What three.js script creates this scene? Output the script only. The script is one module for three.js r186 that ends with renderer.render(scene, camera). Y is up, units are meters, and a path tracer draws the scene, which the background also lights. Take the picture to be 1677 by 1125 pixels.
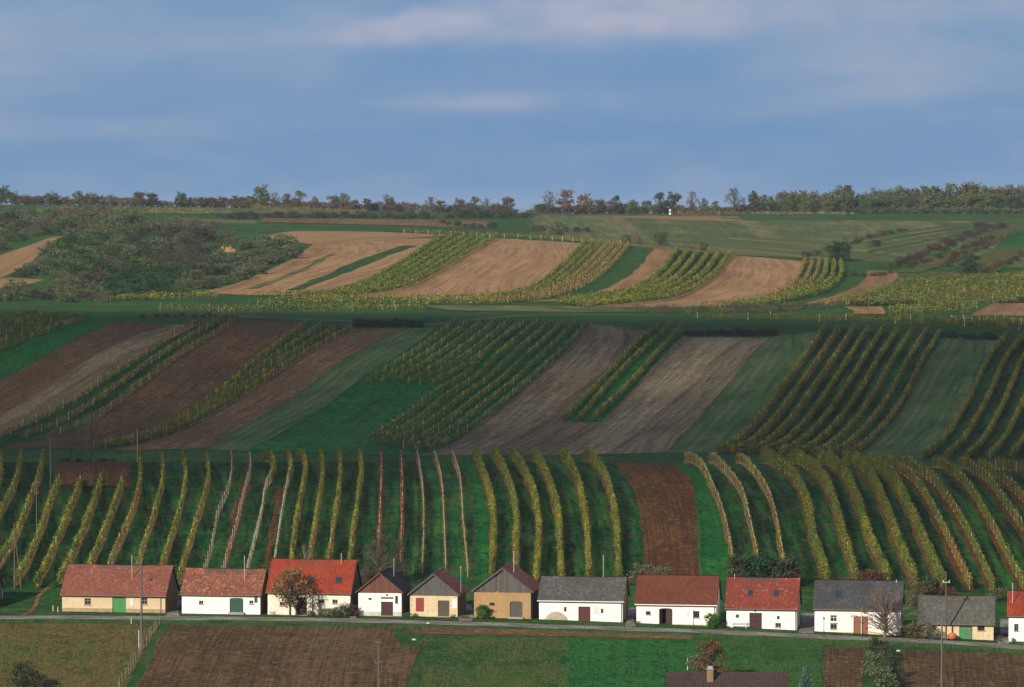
import * as THREE from 'three';
import { mergeGeometries } from 'three/addons/utils/BufferGeometryUtils.js';
import { RoundedBoxGeometry } from 'three/addons/geometries/RoundedBoxGeometry.js';

// ------------------------------------------------------------------ camera, sky, sun, exposure
const scene = new THREE.Scene();
const F = 6200, PW = 1677, PH = 1125, HORIZON = 345, CAM_Y = 54.3;      // long lens: focal length in photograph pixels
const PITCH = Math.atan((PH / 2 - HORIZON) / F);
const camera = new THREE.PerspectiveCamera(2 * Math.atan(PH / 2 / F) * 180 / Math.PI, PW / PH, 1, 9000);
camera.position.set(0, CAM_Y, 0);
camera.rotation.x = -PITCH;
camera.updateMatrixWorld();

const renderer = new THREE.WebGLRenderer({ antialias: true });
renderer.setSize(1024, 687);
renderer.toneMapping = THREE.LinearToneMapping;
renderer.toneMappingExposure = 1.25;
renderer.shadowMap.enabled = true;
renderer.shadowMap.type = THREE.PCFSoftShadowMap;

const SUN_AZ = 35 * Math.PI / 180, SUN_EL = 26 * Math.PI / 180;          // behind the camera, to its left, low autumn sun
const SUN = new THREE.Vector3(-Math.sin(SUN_AZ) * Math.cos(SUN_EL), Math.sin(SUN_EL), Math.cos(SUN_AZ) * Math.cos(SUN_EL));
const sun = new THREE.DirectionalLight(new THREE.Color().setRGB(1, 0.90, 0.75), 5.0);
sun.target.position.set(0, 10, -850);
sun.position.copy(sun.target.position).addScaledVector(SUN, 3500);
sun.castShadow = true;
sun.shadow.radius = 2.2;
sun.shadow.mapSize.set(4096, 4096);
Object.assign(sun.shadow.camera, { left: -700, right: 700, top: 700, bottom: -700, near: 10, far: 6000 });
scene.add(sun, sun.target);

// seeded randomness and tileable / plain noise
function rng(seed) { let s = seed >>> 0; return () => { s = (s + 0x6D2B79F5) >>> 0; let t = Math.imul(s ^ (s >>> 15), 1 | s); t = (t + Math.imul(t ^ (t >>> 7), 61 | t)) ^ t; return ((t ^ (t >>> 14)) >>> 0) / 4294967296; }; }
const hash2 = (x, y, s) => { let h = Math.imul(x, 374761393) + Math.imul(y, 668265263) + Math.imul(s, 974634777) | 0; h = Math.imul(h ^ (h >>> 13), 1274126177); h ^= h >>> 16; return (h >>> 0) / 4294967296; };
const sm = t => t * t * (3 - 2 * t), clamp = (v, a, b) => v < a ? a : v > b ? b : v, lerp = (a, b, t) => a + (b - a) * t;
const step01 = (a, b, v) => sm(clamp((v - a) / (b - a), 0, 1));
function vnoise(x, y, s, wrapX = 0) {
  const xi = Math.floor(x), yi = Math.floor(y), u = sm(x - xi), v = sm(y - yi);
  const w = n => wrapX ? ((n % wrapX) + wrapX) % wrapX : n;
  const a = hash2(w(xi), yi, s), b = hash2(w(xi + 1), yi, s), c = hash2(w(xi), yi + 1, s), d = hash2(w(xi + 1), yi + 1, s);
  return lerp(lerp(a, b, u), lerp(c, d, u), v);
}
const fbm = (x, y, s, o = 4) => { let v = 0, a = 0.5, t = 0; for (let i = 0; i < o; i++) { v += a * vnoise(x, y, s + i); t += a; a *= 0.5; x *= 2.03; y *= 2.03; } return v / t; };

{ // the sky: blue autumn air with long low cloud bands, the same kind of sky all round
  const W = 4096, H = 2048, data = new Float32Array(W * H * 4);
  const low = [0.152, 0.288, 0.50], mid = [0.156, 0.300, 0.515], zen = [0.085, 0.175, 0.43], cl = [0.325, 0.40, 0.53], warm = [0.44, 0.45, 0.565], white = [0.62, 0.63, 0.66];
  const n = (X, el, sx, sy, s) => { let v = 0, a = 0.5, T = 0, fx = sx, fy = sy; for (let o = 0; o < 6; o++) { v += a * vnoise(X * fx, el * fy, s + o, fx); T += a; a *= 0.52; fx *= 2; fy *= 2.1; } return v / T; };
  const TH = [0.15, 0.42, 0.5, 0.8, 1.6, 3], C0 = [1.54, 2.74, 4.6, 7.6, 13, 22], CV = [0.2, 0.25, 1.6, 2, 3, 5];
  const cols = []; // what changes with the bearing only: the top of the low bank, and each band's height, thickness and presence
  for (let i = 0; i < W; i++) {
    let az = ((i + 0.5) / W - 0.25) * 360; if (az > 180) az -= 360;
    const X = ((az + 360) % 360) / 360, c = { az, X, edge: 1.02 + 0.66 * (n(X, 0, 48, 1, 71) - 0.5) + 0.05 * clamp(az, -12, 12), band: [] };
    for (let q = 0; q < 6; q++) {
      let pres = n(X, 0, 30, 1, 431 + 13 * q);
      if (q === 0) pres += 0.36 * Math.exp(-(((az + 1.2) / 3.2) ** 2)) - 0.12;
      if (q === 1) pres += 0.34 * Math.exp(-(((az - 0.2) / 4.6) ** 2)) - 0.14;
      c.band.push([C0[q] + CV[q] * (n(X, 0, 32, 1, 91 + 40 * q) - 0.5), TH[q] * (0.6 + 0.9 * n(X, 0, 36, 1, 331 + 17 * q)), (q === 0 ? 0.6 : 1) * step01(0.46, 0.66, pres), Math.abs(2 * n(X, 0, 150, 1, 531 + 19 * q) - 1) ** 0.7]);
    }
    cols.push(c);
  }
  for (let j = 0; j < H; j++) {
    const el = ((j + 0.5) / H - 0.5) * 180, e = Math.max(0, el), t = clamp(el / 4, 0, 1), t2 = clamp((el - 4) / 50, 0, 1);
    for (let i = 0; i < W; i++) {
      const k = (j * W + i) * 4; let r = 0.12, g = 0.17, b = 0.2;
      if (el >= -0.3) {
        const { X, edge, band } = cols[i];
        r = lerp(lerp(low[0], mid[0], t), zen[0], t2); g = lerp(lerp(low[1], mid[1], t), zen[1], t2); b = lerp(lerp(low[2], mid[2], t), zen[2], t2);
        const n1 = n(X, el, 64, 0.9, 11), n2 = el < 32 ? clamp((n(X, el, 128, 1.6, 31) - 0.5) * 1.9 + 0.5, 0, 1) : 0.5, ed = edge + 0.25 * (n2 - 0.5);
        let veil = step01(ed - 0.08, ed + 0.42, e) * (0.45 + 0.55 * step01(0.25, 0.7, n1)) * 0.85 * (1 - 0.75 * step01(7, 26, e)), pk = 0;
        let sh = 0;
        if (el < 32) for (const [c, th, pres, bil] of band) { // heaps with lit, knobbly tops and flat blue-grey undersides
          if (!pres || e > c + 4 * th || e < c - 4 * th) continue;
          const top = c + th * (0.65 + 0.8 * bil + 0.9 * (n2 - 0.5)), base = c - th * (1.7 + 0.8 * (n1 - 0.5)), body = pres * step01(base - th * 0.9, base + th * 0.3, e) * (1 - step01(top - th * 0.22, top + th * 0.06, e)), k2 = clamp((e - base) / Math.max(0.05, top - base), 0, 1);
          pk = Math.max(pk, body * step01(0.36, 0.72, k2 + (n2 - 0.5) * 0.5)); sh = Math.max(sh, body * (1 - step01(0.25, 0.6, k2)));
        }
        if (e < 14) { // ragged fragments and mottling
          const n3 = n(X, el, 180, 2.6, 611), n4 = clamp((0.55 * vnoise(X * 420, el * 4.2, 711, 420) + 0.29 * vnoise(X * 840, el * 8.6, 712, 840) + 0.16 * vnoise(X * 1680, el * 17, 713, 1680) - 0.5) * 2.4 + 0.5, 0, 1);
          sh = Math.max(sh, step01(0.54, 0.68, n3 + (n4 - 0.5) * 0.12) * 0.7 * step01(0.9, 1.2, e));
          veil = Math.max(veil, 0.16 + 0.3 * n1 * n4) * (0.72 + 0.3 * n3 + 0.32 * (n4 - 0.3)); pk *= 0.5 + 0.75 * n4;
        }
        const hi = step01(8, 30, e) * step01(0.4, 0.68, n1) * 0.5, v = clamp(veil * (0.62 + 0.76 * n2) * (1 - 0.6 * sh) + hi, 0, 1), p = pk * 0.74;
        const wh = step01(6, 22, e); r = lerp(lerp(r, lerp(cl[0], white[0], wh), v), warm[0], p); g = lerp(lerp(g, lerp(cl[1], white[1], wh), v), warm[1], p); b = lerp(lerp(b, lerp(cl[2], white[2], wh), v), warm[2], p);
      }
      data[k] = 0.8 * r; data[k + 1] = 0.8 * g; data[k + 2] = 0.8 * b; data[k + 3] = 1;
    }
  }
  const sky = new THREE.DataTexture(data, W, H, THREE.RGBAFormat, THREE.FloatType);
  sky.mapping = THREE.EquirectangularReflectionMapping; sky.magFilter = THREE.LinearFilter; sky.needsUpdate = true;
  scene.background = sky; scene.environment = sky;
}
console.log('sky');

// ------------------------------------------------------------------ helpers
const taken = {};
function numbered(n) { if (!(n in taken)) { taken[n] = 0; return n; } taken[n]++; return n + '_' + String(taken[n]).padStart(3, '0'); }
function lit(o) { o.castShadow = true; o.receiveShadow = true; return o; }
function mesh(name, geo, mat, parent) { const m = lit(new THREE.Mesh(geo, mat)); m.name = name; if (parent) parent.add(m); return m; }
function structure(name, geo, mat, label) { const m = mesh(numbered(name), geo, mat, scene); m.userData.kind = 'structure'; if (label) m.userData.label = label; return m; }
function thing(name, label, category, pos, group, turn = 0) {
  const o = new THREE.Group(); o.name = numbered(name); o.position.set(...pos); o.rotation.y = turn; scene.add(o);
  o.userData = { label, category }; if (group) o.userData.group = group; return o;
}
const V = (x, y, z) => new THREE.Vector3(x, y, z);
const lin = (r, g, b) => new THREE.Color().setRGB(r, g, b);
function box(w, h, d, x = 0, y = 0, z = 0) { const g = new THREE.BoxGeometry(w, h, d); g.translate(x, y, z); return g; }
function rbox(w, h, d, x, y, z, r = 0.02) { const g = new RoundedBoxGeometry(w, h, d, 1, Math.min(r, w / 3, h / 3, d / 3)); g.translate(x, y, z); return g; }
function tube(a, b, ra, rb, n = 6) { // tapered rod from a to b
  const d = b.clone().sub(a), L = d.length(), g = new THREE.CylinderGeometry(rb, ra, L, n, 1, false);
  g.translate(0, L / 2, 0); g.applyQuaternion(new THREE.Quaternion().setFromUnitVectors(V(0, 1, 0), d.normalize())); g.translate(a.x, a.y, a.z); return g;
}
const merge = l => mergeGeometries(l.map(g => g.index ? g.toNonIndexed() : g), false);

// ------------------------------------------------------------------ terrain: two valleys and three slopes
const rowTan = y => Math.tan(Math.atan((y - PH / 2) / F) + PITCH);       // how steeply a picture row looks down
const hRow = (d, y) => CAM_Y - d * rowTan(y);
const COLS = [-500, 0, 420, 838, 1257, 1677, 2177];                      // bearings of the surveyed profiles
// distance, then either ground height ('h') or the picture row in which the ground is seen, for the five inner bearings
const PROFILE = [
  [-900, 'h', 62, 62, 62, 62, 62], [-200, 'h', 53, 53, 53, 53, 53], [0, 'h', 50, 50, 50, 50, 50], [100, 'h', 35, 35, 35, 35, 35], [200, 'h', 17, 17, 17, 17, 17], [300, 'h', 3.5, 3.5, 3.5, 3, 2.5], [380, 'h', -2.4, -2.4, -2.4, -3, -4],
  [430, 'h', -2.0, -2.0, -2.0, -2.8, -3.8], [470, 'h', -0.6, -0.6, -0.7, -1.5, -2.5], [490, 'h', 0.15, 0.15, 0.1, -0.7, -1.7], [500, 'h', 0.3, 0.3, 0.27, -0.45, -1.45], [512, 'h', 0.45, 0.45, 0.5, -0.1, -0.9], [519, 'h', 1.2, 1.2, 1.2, 0.7, 0.0],
  [530, 951, 951, 951, 956, 966], [560, 868, 868, 868, 874, 884], [590, 803, 803, 803, 808, 817], [610, 773, 773, 773, 778, 787], [625, 760, 760, 760, 764, 774], [636, 757, 757, 757, 761, 770], [650, 761, 761, 761, 765, 773],
  [680, 780, 780, 780, 782, 786], [720, 790, 790, 790, 790, 794], [760, 775, 775, 775, 776, 780], [790, 750, 750, 752, 757, 762], [820, 727, 727, 730, 736, 741], [850, 697, 697, 702, 708, 712], [900, 632, 635, 642, 648, 652], [950, 572, 577, 584, 590, 594],
  [980, 541, 546, 553, 561, 565], [1010, 523, 528, 534, 542, 548], [1040, 516, 519, 524, 531, 537], [1100, 508, 510, 514, 519, 525], [1160, 500, 502, 505, 510, 516], [1220, 491, 492, 495, 501, 506], [1300, 465, 465, 468, 476, 482], [1400, 431, 431, 434, 443, 452],
  [1480, 411, 411, 412, 422, 433], [1540, 400, 401, 402, 411, 418], [1620, 391, 392, 393, 399, 404], [1800, 366, 371, 375, 378, 380], [2000, 345, 352, 358, 360, 362], [2200, 335, 341, 349.5, 350, 351], [2350, 335.5, 341, 349.5, 350.5, 351.5],
  [2700, 345, 350, 358, 360, 360], [3500, 380, 385, 390, 390, 390], [7000, 420, 420, 420, 420, 420]];
const PD = PROFILE.map(r => r[0]);
const PHt = PROFILE.map(r => { const v = r[1] === 'h' ? r.slice(2) : r.slice(1).map(y => hRow(r[0], y)); return [v[0], ...v, v[4]]; });
function cubic(p0, p1, p2, p3, t) { return p1 + 0.5 * t * (p2 - p0 + t * (2 * p0 - 5 * p1 + 4 * p2 - p3 + t * (3 * (p1 - p2) + p3 - p0))); }
function profileH(c, d) {
  let i = 0; while (i < PD.length - 2 && d > PD[i + 1]) i++;
  const x0 = PD[i], x1 = PD[i + 1], y0 = PHt[i][c], y1 = PHt[i + 1][c];
  const m = k => { if (k <= 0 || k >= PD.length - 1) return 0; const a = (PHt[k][c] - PHt[k - 1][c]) / (PD[k] - PD[k - 1]), b = (PHt[k + 1][c] - PHt[k][c]) / (PD[k + 1] - PD[k]); const w = (PD[k + 1] - PD[k]), u = PD[k] - PD[k - 1]; return (a * w + b * u) / (w + u); };
  const L = x1 - x0, t = clamp((d - x0) / L, 0, 1), t2 = t * t, t3 = t2 * t;
  return (2 * t3 - 3 * t2 + 1) * y0 + (t3 - 2 * t2 + t) * m(i) * L + (-2 * t3 + 3 * t2) * y1 + (t3 - t2) * m(i + 1) * L;
}
// the profiles, tabulated every 2 m
const TD0 = -900, TDN = 3952, TABLE = COLS.map((_, c) => { const a = new Float64Array(TDN); for (let k = 0; k < TDN; k++) a[k] = profileH(c, TD0 + 2 * k); return a; });
const tab = (c, d) => { const f = clamp((d - TD0) / 2, 0, TDN - 2), i = Math.floor(f); return lerp(TABLE[c][i], TABLE[c][i + 1], f - i); };
function hAt(x, d) {
  const a = clamp(x / Math.max(d, 380) * F + PW / 2, COLS[0], COLS[6] - 1e-3);
  let i = 0; while (i < 5 && a > COLS[i + 1]) i++;
  const t = (a - COLS[i]) / (COLS[i + 1] - COLS[i]);
  const q = k => tab(clamp(k, 0, 6), d);
  const calm = d < 530 ? 0.08 : d < 1100 ? 0.22 : 0.3;
  return cubic(q(i - 1), q(i), q(i + 1), q(i + 2), t) + (fbm(x / 55 + 7, d / 70, 5, 2) - 0.5) * calm;
}
// a picture point on the ground: the ray through it meets the slope between the distances d0 and d1
const FORE = [385, 520], NEAR = [508, 638], MID = [768, 1085], UP = [1075, 2250];
function ray(px, py) { const a = (PH / 2 - py) / F, c = Math.cos(PITCH), s = Math.sin(PITCH); const y = -s + a * c, z = c + a * s; return [(px - PW / 2) / F / z, y / z]; }
function onGround(px, py, zone) {
  const [sx, sy] = ray(px, py), g = d => CAM_Y + sy * d - hAt(sx * d, d);
  let best = zone[0], bg = 1e9, prev = zone[0];
  for (let d = zone[0]; d <= zone[1]; d += 2) {
    const v = g(d);
    if (v < 0) { let lo = prev, hi = d; for (let k = 0; k < 18; k++) { const m = (lo + hi) / 2; if (g(m) < 0) hi = m; else lo = m; } return [sx * hi, hi, 1]; }
    if (v < bg) { bg = v; best = d; }
    prev = d;
  }
  return [sx * best, best, 0];
}
const P = (x, d, up = 0) => V(x, hAt(x, d) + up, -d);
const at = (px, py, zone) => { const [x, d] = onGround(px, py, zone); return P(x, d); };

// ------------------------------------------------------------------ ground materials
const noiseCache = {};
function tile(cells, seed, cy = cells) { // tileable value noise, 1024 x 1024
  const key = cells + '/' + cy + '/' + seed; if (noiseCache[key]) return noiseCache[key];
  const N = 1024, a = new Float32Array(N * N);
  const lat = new Float32Array(cells * cy); for (let i = 0; i < lat.length; i++) lat[i] = hash2(i % cells, (i / cells) | 0, seed);
  for (let y = 0; y < N; y++) { const fy = y / N * cy, yi = fy | 0, v = sm(fy - yi), r0 = (yi % cy) * cells, r1 = ((yi + 1) % cy) * cells;
    for (let x = 0; x < N; x++) { const fx = x / N * cells, xi = fx | 0, u = sm(fx - xi), x1 = (xi + 1) % cells; a[y * N + x] = lerp(lerp(lat[r0 + xi], lat[r0 + x1], u), lerp(lat[r1 + xi], lat[r1 + x1], u), v); } }
  return noiseCache[key] = a;
}
const toS = c => { c = clamp(c, 0, 1); return 255 * (c <= 0.0031308 ? c * 12.92 : 1.055 * Math.pow(c, 1 / 2.4) - 0.055); };
const SRGB = new Uint8Array(4097); for (let i = 0; i < 4097; i++) SRGB[i] = Math.round(toS(i / 4096));
function paint(fn, wrap = true, N = 1024) { // fn(index) -> linear colour
  const d = new Uint8Array(N * N * 4), c = [0, 0, 0];
  for (let i = 0; i < N * N; i++) { fn(i, c); d[i * 4] = SRGB[clamp(c[0] * 4096 | 0, 0, 4096)]; d[i * 4 + 1] = SRGB[clamp(c[1] * 4096 | 0, 0, 4096)]; d[i * 4 + 2] = SRGB[clamp(c[2] * 4096 | 0, 0, 4096)]; d[i * 4 + 3] = 255; }
  const t = new THREE.DataTexture(d, N, N); t.wrapS = t.wrapT = THREE.RepeatWrapping; t.magFilter = THREE.LinearFilter; t.minFilter = THREE.LinearMipmapLinearFilter; t.generateMipmaps = true; t.colorSpace = THREE.SRGBColorSpace; t.anisotropy = 8; t.needsUpdate = true; return t;
}
const mix3 = (c, a, b, t) => { c[0] = lerp(a[0], b[0], t); c[1] = lerp(a[1], b[1], t); c[2] = lerp(a[2], b[2], t); };
function groundTexture(a, b, spot, o = {}) { // two tones in patches, spots of a third, grain, and lines along v (across u)
  const s = o.seed || 1, n4 = tile(4, s), n11 = tile(11, s + 1), n37 = tile(37, s + 2), n120 = tile(120, s + 3), n500 = tile(512, s + 4), l1 = tile(o.lines || 90, s + 5, 3), l2 = tile((o.lines || 90) * 3, s + 6, 9), band = tile(o.bands || 14, s + 7, 1);
  const lw = o.line ?? 0.3, grain = o.grain ?? 0.35, sp = o.spot ?? 0.62;
  return paint((i, c) => {
    let t = 0.34 * n4[i] + 0.3 * n11[i] + 0.22 * n37[i] + 0.14 * n120[i];
    t = step01(0.34, 0.66, t + (o.shift || 0) + (band[i] - 0.5) * (o.band || 0));
    mix3(c, a, b, t);
    const q = step01(sp, sp + 0.14, 0.45 * n11[(i * 7 + 3111) & 1048575] + 0.3 * n37[i] + 0.25 * n120[(i + 52345) & 1048575]);
    c[0] = lerp(c[0], spot[0], q); c[1] = lerp(c[1], spot[1], q); c[2] = lerp(c[2], spot[2], q);
    const m = 1 + grain * (0.55 * (n500[i] - 0.5) + 0.75 * (n120[(i + 777) & 1048575] - 0.5)) * 1.6 + lw * ((l1[i] - 0.5) + 0.8 * (l2[i] - 0.5)) * 1.3;
    const mk = m * (o.k ?? 0.88); c[0] *= mk; c[1] *= mk; c[2] *= mk;
  });
}
const gm = (tex, rough = 1, bump = 0.06, color) => new THREE.MeshPhysicalMaterial({ map: tex, specularIntensity: 0.08, roughness: rough, metalness: 0, bumpMap: bump ? tex : null, bumpScale: bump, color: color || 0xffffff });
const T = {
  grass: groundTexture([0.018, 0.064, 0.014], [0.038, 0.092, 0.018], [0.075, 0.074, 0.022], { seed: 11, line: 0.12, grain: 0.55, spot: 0.6 }),
  alley: groundTexture([0.005, 0.044, 0.012], [0.015, 0.076, 0.015], [0.052, 0.038, 0.014], { seed: 21, lines: 40, line: 0.8, grain: 0.8, spot: 0.54 }),
  meadow: groundTexture([0.030, 0.078, 0.014], [0.082, 0.076, 0.022], [0.125, 0.082, 0.034], { seed: 31, line: 0.2, grain: 0.9, spot: 0.53 }),
  lush: groundTexture([0.006, 0.074, 0.017], [0.020, 0.108, 0.019], [0.006, 0.046, 0.014], { seed: 41, line: 0.2, grain: 0.5, spot: 0.58 }),
  soil: groundTexture([0.076, 0.046, 0.021], [0.102, 0.063, 0.029], [0.132, 0.084, 0.042], { seed: 51, lines: 200, line: 0.45, grain: 0.75, band: 0.3 }),
  tan: groundTexture([0.24, 0.134, 0.060], [0.29, 0.170, 0.080], [0.195, 0.125, 0.055], { seed: 61, lines: 80, line: 0.34, grain: 0.35, band: 0.5 }),
  straw: groundTexture([0.15, 0.115, 0.064], [0.215, 0.165, 0.095], [0.10, 0.115, 0.05], { seed: 71, lines: 95, line: 0.5, grain: 0.5, band: 0.6, spot: 0.66 }),
  olive: groundTexture([0.075, 0.098, 0.032], [0.14, 0.130, 0.052], [0.05, 0.102, 0.028], { seed: 81, lines: 60, line: 0.35, grain: 0.35, band: 0.6 }),
  gravel: groundTexture([0.19, 0.175, 0.15], [0.26, 0.24, 0.205], [0.12, 0.11, 0.075], { k: 0.9, seed: 91, lines: 10, line: 0.5, grain: 0.5, spot: 0.56 }),
};
const G = {
  grass: gm(T.grass), alley: gm(T.alley), meadow: gm(T.meadow), lush: gm(T.lush), soil: gm(T.soil, 1, 0.1), tan: gm(T.tan, 1, 0.08), straw: gm(T.straw, 1, 0.08), olive: gm(T.olive), gravel: gm(T.gravel, 1, 0.02),
  meadowDry: gm(T.meadow, 1, 0.06, lin(1.25, 0.95, 1.0)), soilRed: gm(T.soil, 1, 0.1, lin(0.95, 0.72, 0.62)), soilUmber: gm(T.soil, 1, 0.1, lin(1.05, 1.0, 0.9)), soilGrey: gm(T.straw, 1, 0.06, lin(0.78, 0.76, 0.74)), soilPale: gm(T.soil, 1, 0.08, lin(1.55, 1.5, 1.5)),
   greyGreen: gm(T.olive, 1, 0.05, lin(0.66, 0.92, 0.9)), tanDull: gm(T.tan, 1, 0.08, lin(0.8, 0.8, 0.8)),
};

{ // one sheet from behind the camera to beyond the ridge
  const ds = []; for (let d = -880; d < 380; d += 40) ds.push(d);
  for (let d = 380; d < 664; d += 3) ds.push(d); for (let d = 664; d < 1100; d += 4.5) ds.push(d); for (let d = 1100; d < 1660; d += 7) ds.push(d); for (let d = 1660; d < 2420; d += 14) ds.push(d); for (let d = 2420; d < 7000; d += 160) ds.push(d);
  const as = []; for (let a = -6200; a < -1100; a += 300) as.push(a); for (let a = -1100; a <= 1100; a += 13) as.push(a); for (let a = 1400; a <= 6400; a += 300) as.push(a);
  const pos = [], uv = [], idx = [], n = as.length;
  for (const d of ds) for (const a of as) { const x = a / F * Math.max(d, 400); pos.push(x, hAt(x, d), -d); uv.push(x / 70, d / 70); }
  for (let j = 0; j < ds.length - 1; j++) for (let i = 0; i < n - 1; i++) { const p = j * n + i; idx.push(p, p + 1, p + n, p + 1, p + n + 1, p + n); }
  const g = new THREE.BufferGeometry(); g.setAttribute('position', new THREE.Float32BufferAttribute(pos, 3)); g.setAttribute('uv', new THREE.Float32BufferAttribute(uv, 2)); g.setIndex(idx); g.computeVertexNormals();
  structure('ground', g, G.grass);
}
console.log('ground');

// ------------------------------------------------------------------ fields: strips of land between two traced edges
function resample(pl, n) { // evenly by length, in pixels
  const L = [0]; for (let i = 1; i < pl.length; i++) L.push(L[i - 1] + Math.hypot(pl[i][0] - pl[i - 1][0], pl[i][1] - pl[i - 1][1]));
  const out = []; let k = 0;
  for (let i = 0; i < n; i++) { const s = L[L.length - 1] * i / (n - 1); while (k < pl.length - 2 && s > L[k + 1]) k++; const t = clamp((s - L[k]) / (L[k + 1] - L[k] || 1), 0, 1); out.push([lerp(pl[k][0], pl[k + 1][0], t), lerp(pl[k][1], pl[k + 1][1], t)]); }
  return out;
}
function smoothLine(pl, n) { // Catmull-Rom through picture points, then even steps
  if (pl.length < 3) return resample(pl, n);
  const c = new THREE.CatmullRomCurve3(pl.map(p => V(p[0], p[1], 0)), false, 'centripetal'); return resample(c.getPoints(pl.length * 8).map(p => [p.x, p.y]), n);
}
const worldLine = (pl, zone, n) => smoothLine(pl, n).map(p => onGround(p[0], p[1], zone));
function drape(A, B, lift, scale, jag = 0, seed = 3) { // A and B: lists of [x, d] of equal length
  const n = A.length; let wide = 0; for (let i = 0; i < n; i++) wide = Math.max(wide, Math.hypot(A[i][0] - B[i][0], A[i][1] - B[i][1]));
  const m = clamp(Math.ceil(wide / 3.5), 1, 60), pos = [], uv = [], idx = []; let s = 0;
  for (let i = 0; i < n; i++) {
    if (i) s += Math.hypot((A[i][0] + B[i][0] - A[i - 1][0] - B[i - 1][0]) / 2, (A[i][1] + B[i][1] - A[i - 1][1] - B[i - 1][1]) / 2);
    const w = Math.hypot(A[i][0] - B[i][0], A[i][1] - B[i][1]), ja = jag * (fbm(s / (2 + 5 * jag), 1, seed, 3) - 0.5), jb = jag * (fbm(s / (2 + 5 * jag), 9, seed, 3) - 0.5);
    for (let j = 0; j <= m; j++) { const t = j / m + (j === 0 ? ja / Math.max(w, 1) : j === m ? jb / Math.max(w, 1) : 0), x = lerp(A[i][0], B[i][0], t), d = lerp(A[i][1], B[i][1], t); pos.push(x, hAt(x, d) + lift, -d); uv.push(w * t / scale, s / scale); }
  }
  for (let i = 0; i < n - 1; i++) for (let j = 0; j < m; j++) { const p = i * (m + 1) + j; idx.push(p, p + m + 1, p + 1, p + 1, p + m + 1, p + m + 2); }
  const g = new THREE.BufferGeometry(); g.setAttribute('position', new THREE.Float32BufferAttribute(pos, 3)); g.setAttribute('uv', new THREE.Float32BufferAttribute(uv, 2)); g.setIndex(idx); g.computeVertexNormals();
  if (g.attributes.normal.getY(0) < 0) { const a = g.index.array; for (let i = 0; i < a.length; i += 3) { const t = a[i]; a[i] = a[i + 1]; a[i + 1] = t; } g.computeVertexNormals(); }
  return g;
}
const LIFT = z => z === UP ? 0.12 : z === MID ? 0.08 : 0.05;
function finer(pts, step) { const o = [pts[0]]; for (let i = 1; i < pts.length; i++) { const a = pts[i - 1], b = pts[i], L = Math.hypot(b[0] - a[0], b[1] - a[1]), k = Math.max(1, Math.ceil(L / step)); for (let j = 1; j <= k; j++) o.push([lerp(a[0], b[0], j / k), lerp(a[1], b[1], j / k)]); } return o; }
function field(name, left, right, zone, mat, o = {}) {
  const n = o.n || 44, A = worldLine(left, zone, n), B = worldLine(right, zone, n), a2 = [], b2 = [];
  for (let i = 0; i < n; i++) { const k = i ? Math.max(1, Math.ceil(Math.max(Math.hypot(A[i][0] - A[i - 1][0], A[i][1] - A[i - 1][1]), Math.hypot(B[i][0] - B[i - 1][0], B[i][1] - B[i - 1][1])) / (zone === UP ? 8 : 3.5))) : 1; for (let j = 1; j <= k; j++) { if (!i) { a2.push(A[0]); b2.push(B[0]); break; } const t = j / k; a2.push([lerp(A[i - 1][0], A[i][0], t), lerp(A[i - 1][1], A[i][1], t)]); b2.push([lerp(B[i - 1][0], B[i][0], t), lerp(B[i - 1][1], B[i][1], t)]); } }
  return structure(name, drape(a2, b2, LIFT(zone) + (o.lift || 0), o.scale || (zone === UP ? 110 : zone === MID ? 70 : 45), o.jag ?? (zone === UP ? 2 : 0.9), (o.n || 44) + left[0][0] | 0), mat, o.label);
}

// the edges of the strips on the middle slope, from the top down
const E = {
  m0: [[100, 511], [50, 516], [0, 530]], m1: [[150, 519], [60, 550], [0, 577]], m2: [[190, 527], [110, 563], [60, 592], [0, 624]], m3: [[283, 532], [214, 552], [150, 585], [100, 619], [43, 656], [0, 681]], m4: [[330, 530], [260, 566], [214, 593], [160, 630], [100, 667], [0, 716]],
  m5: [[387, 523], [364, 539], [300, 576], [234, 626], [187, 662], [147, 692], [83, 717], [0, 733]], m6: [[500, 532], [434, 580], [367, 636], [300, 683], [234, 716], [150, 735]], m7: [[578, 540], [494, 583], [427, 627], [360, 670], [287, 707], [214, 730], [180, 738]],
  m8: [[660, 538], [602, 567], [540, 605], [500, 638], [427, 681], [334, 735]], m9: [[716, 535], [671, 570], [592, 620], [540, 660], [467, 706], [400, 740]], m10: [[841, 534], [748, 630], [678, 672], [623, 716], [540, 744]],
  m11: [[966, 531], [934, 566], [886, 611], [817, 670], [761, 712], [713, 739], [678, 746]], m12: [[1131, 553], [1052, 630], [972, 703], [941, 724], [900, 746]], m13: [[1262, 553], [1238, 573], [1203, 616], [1162, 664], [1090, 742]], m14: [[1343, 542], [1306, 595], [1265, 647], [1214, 708], [1165, 742]],
  m15: [[1545, 548], [1513, 596], [1482, 658], [1447, 707], [1413, 738], [1380, 750]], m16: [[1640, 556], [1599, 612], [1575, 667], [1554, 709], [1510, 752]],
};
field('grass_field', E.m1, E.m2, MID, G.lush);
field('ploughed_field', E.m2, E.m3, MID, G.soilUmber);
field('stubble_field', E.m3, E.m4, MID, G.soilGrey);
field('vineyard_ground', E.m4, E.m5, MID, G.alley);
field('ploughed_field', E.m5, E.m6, MID, G.soilUmber);
field('vineyard_ground', E.m6, E.m7, MID, G.alley);
field('ploughed_field', E.m7, E.m8, MID, G.soilPale);
field('stubble_field', E.m8, E.m9, MID, G.greyGreen);
field('grass_field', E.m9, E.m11, MID, G.lush);
field('ploughed_field', E.m11, E.m12, MID, G.soilGrey);
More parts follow.
